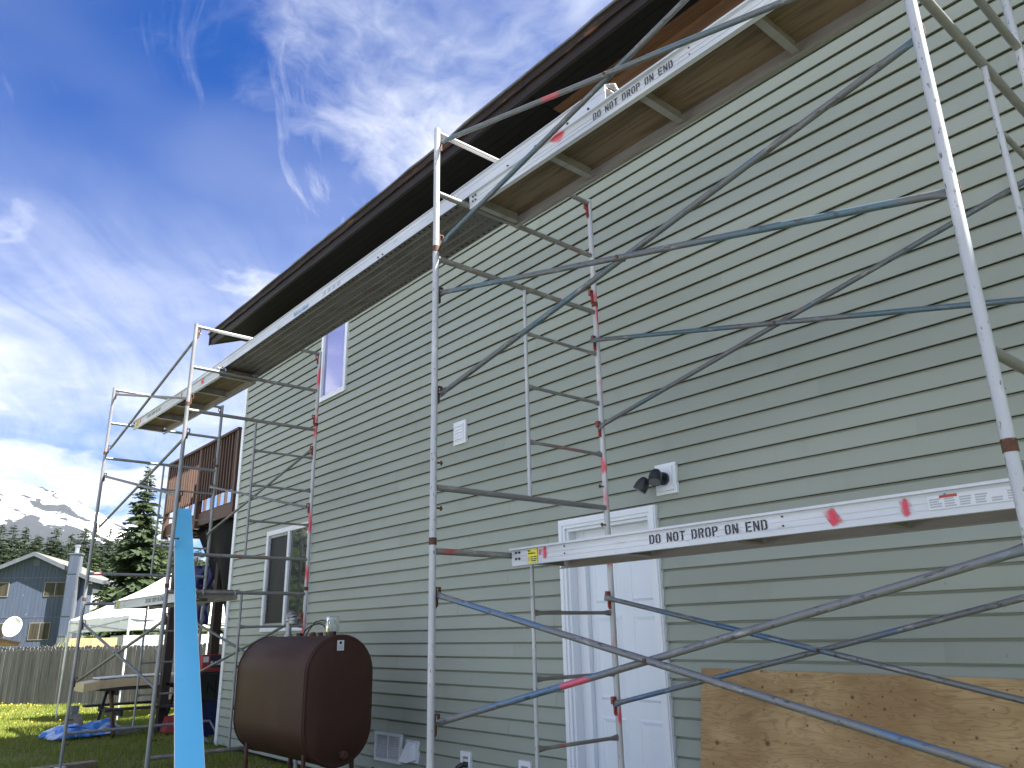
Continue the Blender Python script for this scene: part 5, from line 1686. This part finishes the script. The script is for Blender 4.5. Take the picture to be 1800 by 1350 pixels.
# right side wall with a pale panel
p0 = G(HWR, ZB, -0.6) + gU * 0.01
vs = [p0, p0 - gN * 8.2, p0 - gN * 8.2 + Vector((0, 0, 6.05)), p0 + Vector((0, 0, 6.05))]
vs += [q + gU * 0.05 for q in vs]
MB().add(vs, [(0, 1, 2, 3), (7, 6, 5, 4), (0, 4, 5, 1), (1, 5, 6, 2), (2, 6, 7, 3), (3, 7, 4, 0)]).build('side_wall', 'nhouse', nh)
p0 = G(HWR, 0.9, -2.2) + gU * 0.065
vs = [p0, p0 - gN * 4.6, p0 - gN * 4.6 + Vector((0, 0, 2.4)), p0 + Vector((0, 0, 2.4))]
vs += [q + gU * 0.03 for q in vs]
MB().add(vs, [(0, 1, 2, 3), (7, 6, 5, 4), (0, 4, 5, 1), (1, 5, 6, 2), (2, 6, 7, 3), (3, 7, 4, 0)]).build('wrap_panel', 'dish', nh)

# satellite dish in front of it
t = thing('satellite_dish', 'large white satellite dish in front of the blue house', 'satellite dish', (0, 0, 0))
dc = NP + G(-0.40, 0.70, 3.0) - Vector((0, 0, 0))
dc = Vector((NP.x, NP.y, 0)) + G(-0.22, 0.64, 1.2)
t.location = (dc.x, dc.y, 0)
ax = (gN * 0.9 + Vector((0.25, -0.15, 0.32))).normalized()
e1 = ax.cross(Vector((0, 0, 1))).normalized()
e2 = e1.cross(ax)
mb = MB()
vs, fs = [], []
RD = 0.72
for i in range(9):
    q = i / 8
    for j in range(32):
        a_ = 2 * math.pi * j / 32
        vs.append(Vector((0, 0, dc.z)) + (e1 * math.cos(a_) * 0.86 + e2 * math.sin(a_) * 1.0) * RD * q + ax * (0.22 * q * q))
for i in range(8):
    for j in range(32):
        k = (j + 1) % 32
        fs.append((i * 32 + j, i * 32 + k, (i + 1) * 32 + k, (i + 1) * 32 + j))
mb.add(vs, fs, True)
o = mb.build('reflector', 'dish', t)
m_ = o.modifiers.new('thickness', 'SOLIDIFY')
m_.thickness = 0.02
foc = Vector((0, 0, dc.z)) + ax * 0.75
MB().tube(Vector((0, 0, dc.z)) - e2 * RD + ax * 0.2, foc, 0.015, n=6).tube(Vector((0, 0, dc.z)) + e1 * RD * 0.8 + ax * 0.2, foc, 0.015, n=6).tube(foc, foc - ax * 0.14, 0.05, n=10).build('feed_arm', 'galv', t)
MB().tube(Vector((0, 0, 0)) - ax * 0.15, Vector((0, 0, dc.z)) - ax * 0.06, 0.04, n=10).build('mast', 'galv', t)

# pale buildings glimpsed under the canopy, over the fence
o = MB().box((-1.0, -2.0, 0.0), (1.0, 2.0, 1.72)).build('plain_shed', 'label_grey', None, (-36.2, 6.4, 0))
o2 = MB().box((-1.05, -2.0, 0.0), (-0.2, 0.0, 1.74))
tag(o, 'pale shed wall glimpsed over the fence under the canopy', 'shed')
for k_ in range(8):
    MB().box((1.002, -2.0, 0.1 + k_ * 0.2), (1.018, 2.0, 0.28 + k_ * 0.2)).build('siding_board', 'label_grey', o)
t = thing('orange_fence', 'new orange wood fence panel seen beyond the grey fence', 'fence', (-34.4, 2.3, 0))
for i in range(16):
    MB().box((0, i * 0.105, 0.0), (0.02, i * 0.105 + 0.098, 1.64)).build('picket', 'pole_orange', t)

# ------------------------------------------------------------------ conifers
def conifer(seed, H, Rb, nwh, mat, droop=0.45, dens=1.0, tip=0.0):
    rd = random.Random(seed)
    tris = []
    nb_tot = 0
    z = H * 0.06
    while z < H * 0.985:
        q = z / H
        Rl = Rb * (1 - q) ** 0.82 * (0.82 + 0.3 * rd.random()) + 0.06
        nbr = max(5, int(10 * (1 - q) + 5))
        a0 = rd.random() * 6.28
        for b in range(nbr):
            az = a0 + 6.283 * b / nbr + rd.uniform(-0.3, 0.3)
            L = Rl * rd.uniform(0.60, 1.12)
            dx = Vector((math.cos(az), math.sin(az), 0))
            sx = Vector((-math.sin(az), math.cos(az), 0))
            rise = rd.uniform(0.05, 0.25) + 0.35 * q
            n = max(3, int(L / (H * 0.013) * dens))
            n = min(n, 16)
            zb = z + rd.uniform(-0.02, 0.02) * H
            for k in range(n):
                s = (k + 0.6) / n
                p = dx * (L * s) + Vector((0, 0, zb + L * (rise * s - droop * s * s)))
                tl = L * 0.38 * (1 - 0.55 * s) + H * 0.010
                for sg in (-1, 1):
                    d = (sx * sg * rd.uniform(0.6, 1.0) + dx * rd.uniform(0.3, 0.9) + Vector((0, 0, rd.uniform(-0.55, 0.1)))).normalized() * tl * rd.uniform(0.7, 1.25)
                    wdv = (dx * 0.6 + Vector((0, 0, -rd.uniform(0.4, 1.0)))).normalized() * tl * 0.42
                    tris += [p - wdv * 0.3, p + d, p + wdv + d * 0.35]
                    if rd.random() < 0.55:
                        d3 = d * rd.uniform(0.5, 0.8) + Vector((rd.uniform(-.1, .1), rd.uniform(-.1, .1), -0.5)) * tl * 0.6
                        tris += [p, p + d * 0.45 + wdv * 0.2, p + d3]
            d = dx * L * 0.22 + Vector((0, 0, -0.04 * L))
            p = dx * (L * 0.9) + Vector((0, 0, zb + L * (rise * 0.9 - droop * 0.81)))
            tris += [p + sx * 0.03 * L, p - sx * 0.03 * L, p + d]
        z += H * (0.030 - 0.012 * q) / (nwh / 36)
    # leader
    tris += [Vector((-0.05, 0, H * 0.95)), Vector((0.05, 0, H * 0.95)), Vector((0, 0, H * 1.01))]
    crown = trimesh('crown', [tuple(p) for p in tris], mat)
    trunk = MB().tube((0, 0, -0.1), (0, 0, H * 0.97), H * 0.018, H * 0.002, n=8).mesh('trunk', 'bark')
    return crown, trunk


CON = [conifer(1, 10.0, 2.1, 44, 'needles_far'), conifer(2, 10.0, 2.5, 42, 'needles_far'), conifer(3, 10.0, 1.9, 46, 'needles_far', 0.6), conifer(4, 10.0, 2.3, 44, 'needles_far', 0.55)]
CONN = [conifer(11, 10.0, 3.1, 50, 'needles', 0.5, 1.3), conifer(12, 10.0, 3.4, 48, 'needles', 0.6, 1.3)]
SPR = conifer(21, 14.0, 3.1, 46, 'needles', 0.42, 1.6)
SAP = conifer(31, 5.6, 1.5, 26, 'needles_pale', 0.25, 0.9)


def tree(kind, label, x, y, h, h0, wide=1.0, group=None, name='spruce_tree'):
    t = thing(name, label, 'tree', (x, y, -0.05), group)
    s = h / h0
    cr = link('crown', kind[0], t)
    tr = link('trunk', kind[1], t)
    a = random.uniform(0, 6.28)
    for o in (cr, tr):
        o.scale = (s * wide, s * wide, s)
        o.rotation_euler = (0, 0, a)
    return t


tree(SPR, 'tall lone spruce rising left of the deck railing', -60.0, 11.11, 13.95, 14.0, 1.0)
tree(SAP, 'small pale green fir sapling against the blue house side wall', -60.0, 9.2, 5.6, 5.6, 1.0, None, 'fir_sapling')
near = [(-80, 12.5, 9.9, 1.15), (-80, 14.4, 9.2, 1.2), (-78, 16.0, 10.7, 1.15), (-80, 18.4, 11.0, 1.2), (-74, 17.0, 8.9, 1.3), (-82, 20.4, 10.4, 1.2), (-72, 14.6, 7.6, 1.25), (-70, 19.0, 8.2, 1.3), (-88, 22.5, 11.5, 1.2)]
NEAR = ['leftmost', 'second from the left', 'third from the left', 'fourth from the left', 'fifth from the left', 'sixth from the left', 'seventh from the left', 'second from the right', 'rightmost']
for i, (x, y, h, wd_) in enumerate(near):
    tree(CONN[i % 2], 'bushy green conifer, ' + NEAR[sorted(q[1] / -q[0] for q in near).index(y / -x)] + ' in the clump beyond the canopy tent', x, y, h, 10.0, wd_, 'clump of conifers right of the blue house')
ORD = ['first', 'second', 'third', 'fourth', 'fifth', 'sixth', 'seventh', 'eighth', 'ninth', 'tenth', 'eleventh', 'twelfth', 'thirteenth', 'fourteenth', 'fifteenth', 'sixteenth', 'seventeenth', 'eighteenth']
tops = [(8.2, 14.7), (9.4, 14.5), (10.5, 14.4), (11.8, 13.6), (13.2, 13.4), (13.7, 14.4), (15.2, 13.9), (16.9, 15.0), (18.1, 14.4), (19.4, 14.9), (20.5, 14.9), (21.2, 14.6), (26.0, 14.4), (23.8, 13.9), (6.6, 14.2), (5.0, 14.8), (28.0, 14.2), (3.2, 14.0)]
for i, (y, h) in enumerate(tops):
    rank = sorted(tops).index((y, h))
    tree(CON[i % 4], ORD[rank] + ' dark conifer from the left on the forest skyline', -105 + random.uniform(-1, 1), y, h, 10.0, 1.3, 'forest row behind the blue house')
for i in range(30):
    y = 2.0 + i * 0.95 + random.uniform(-.4, .4)
    tree(CON[(i * 3 + 1) % 4], 'lower dark conifer filling the forest below the skyline trees', -98 + random.uniform(-2.5, 2.5), y, random.uniform(10.8, 12.9), 10.0, 1.7, 'lower forest trees')
# trees across the street, behind the left of the photographer, that show in the window glass
for i, (x, y, h) in enumerate(((-36, -11.5, 9.0), (-42, -14.5, 10.0), (-39, -9.2, 8.0), (-47, -12.5, 10.5), (-33, -13.5, 8.5))):
    tree(CONN[i % 2], 'conifer across the yard mirrored in the lower window', x, y, h, 10.0, 1.1, 'conifers mirrored in the lower window')

# ------------------------------------------------------------------ snowy mountain
AZ = [-60, -40, -25, -12, -3, 2, 6.3, 7.5, 10.0, 13.8, 16.5, 19, 24, 32, 45, 60]
TN = [0.10, 0.13, 0.16, 0.18, 0.19, 0.187, 0.182, 0.180, 0.167, 0.136, 0.119, 0.095, 0.07, 0.06, 0.05, 0.04]
mb = MB()
vs, fs = [], []
na, nr = 420, 90
D0, D1 = 1500.0, 3600.0
for i in range(na + 1):
    az = -40 + 75 * i / na
    tn = float(np.interp(az, AZ, TN))
    for j in range(nr + 1):
        q = j / nr
        D = D0 + (D1 - D0) * q
        x, y = -math.cos(R(az)) * D, math.sin(R(az)) * D - 4.7
        pk = tn * 3000.0
        ridge = 0.72
        if q <= ridge:
            s = q / ridge
            h = pk * (0.10 + 0.90 * s ** 1.25)
        else:
            h = pk * (1 - ((q - ridge) / (1 - ridge)) ** 1.3 * 0.8)
        v3 = Vector((x * 0.0028, y * 0.0028, 0.5))
        nz = mnoise.fractal(v3, 0.9, 2.1, 6) * 0.085 + mnoise.fractal(v3 * 3.2, 0.8, 2.1, 5) * 0.030
        am = math.exp(-((q - ridge) / 0.16) ** 2)
        h += pk * nz * (1 - 0.72 * am) * min(1, q * 6)
        h += pk * 0.030 * am * mnoise.noise(Vector((az * 0.9, 3.0, 0))) + pk * 0.020 * am * mnoise.noise(Vector((az * 2.7, 9.0, 0))) + pk * 0.010 * am * mnoise.noise(Vector((az * 8.0, 5.0, 0)))
        vs.append((x, y, h - 25))
for i in range(na):
    for j in range(nr):
        a = i * (nr + 1) + j
        fs.append((a, a + nr + 1, a + nr + 2, a + 1))
mb.add(vs, fs, True)
struct(mb.build('mountain', 'mountain'))

# ------------------------------------------------------------------ thin blue air between here and the mountain
m = bpy.data.materials.new('air')
m.use_nodes = True
m.node_tree.nodes.clear()
vo = m.node_tree.nodes.new('ShaderNodeVolumePrincipled')
vo.inputs['Color'].default_value = (0.50, 0.72, 1.0, 1)
vo.inputs['Density'].default_value = 1.3e-5
vo.inputs['Anisotropy'].default_value = 0.0
mo = m.node_tree.nodes.new('ShaderNodeOutputMaterial')
m.node_tree.links.new(vo.outputs[0], mo.inputs['Volume'])
MATS['air'] = m
stuff(MB().box((-6200, -6200, -40), (6200, 6200, 720)).build('haze', 'air'), 'thin blue haze in the air before the snowy mountain', 'haze')
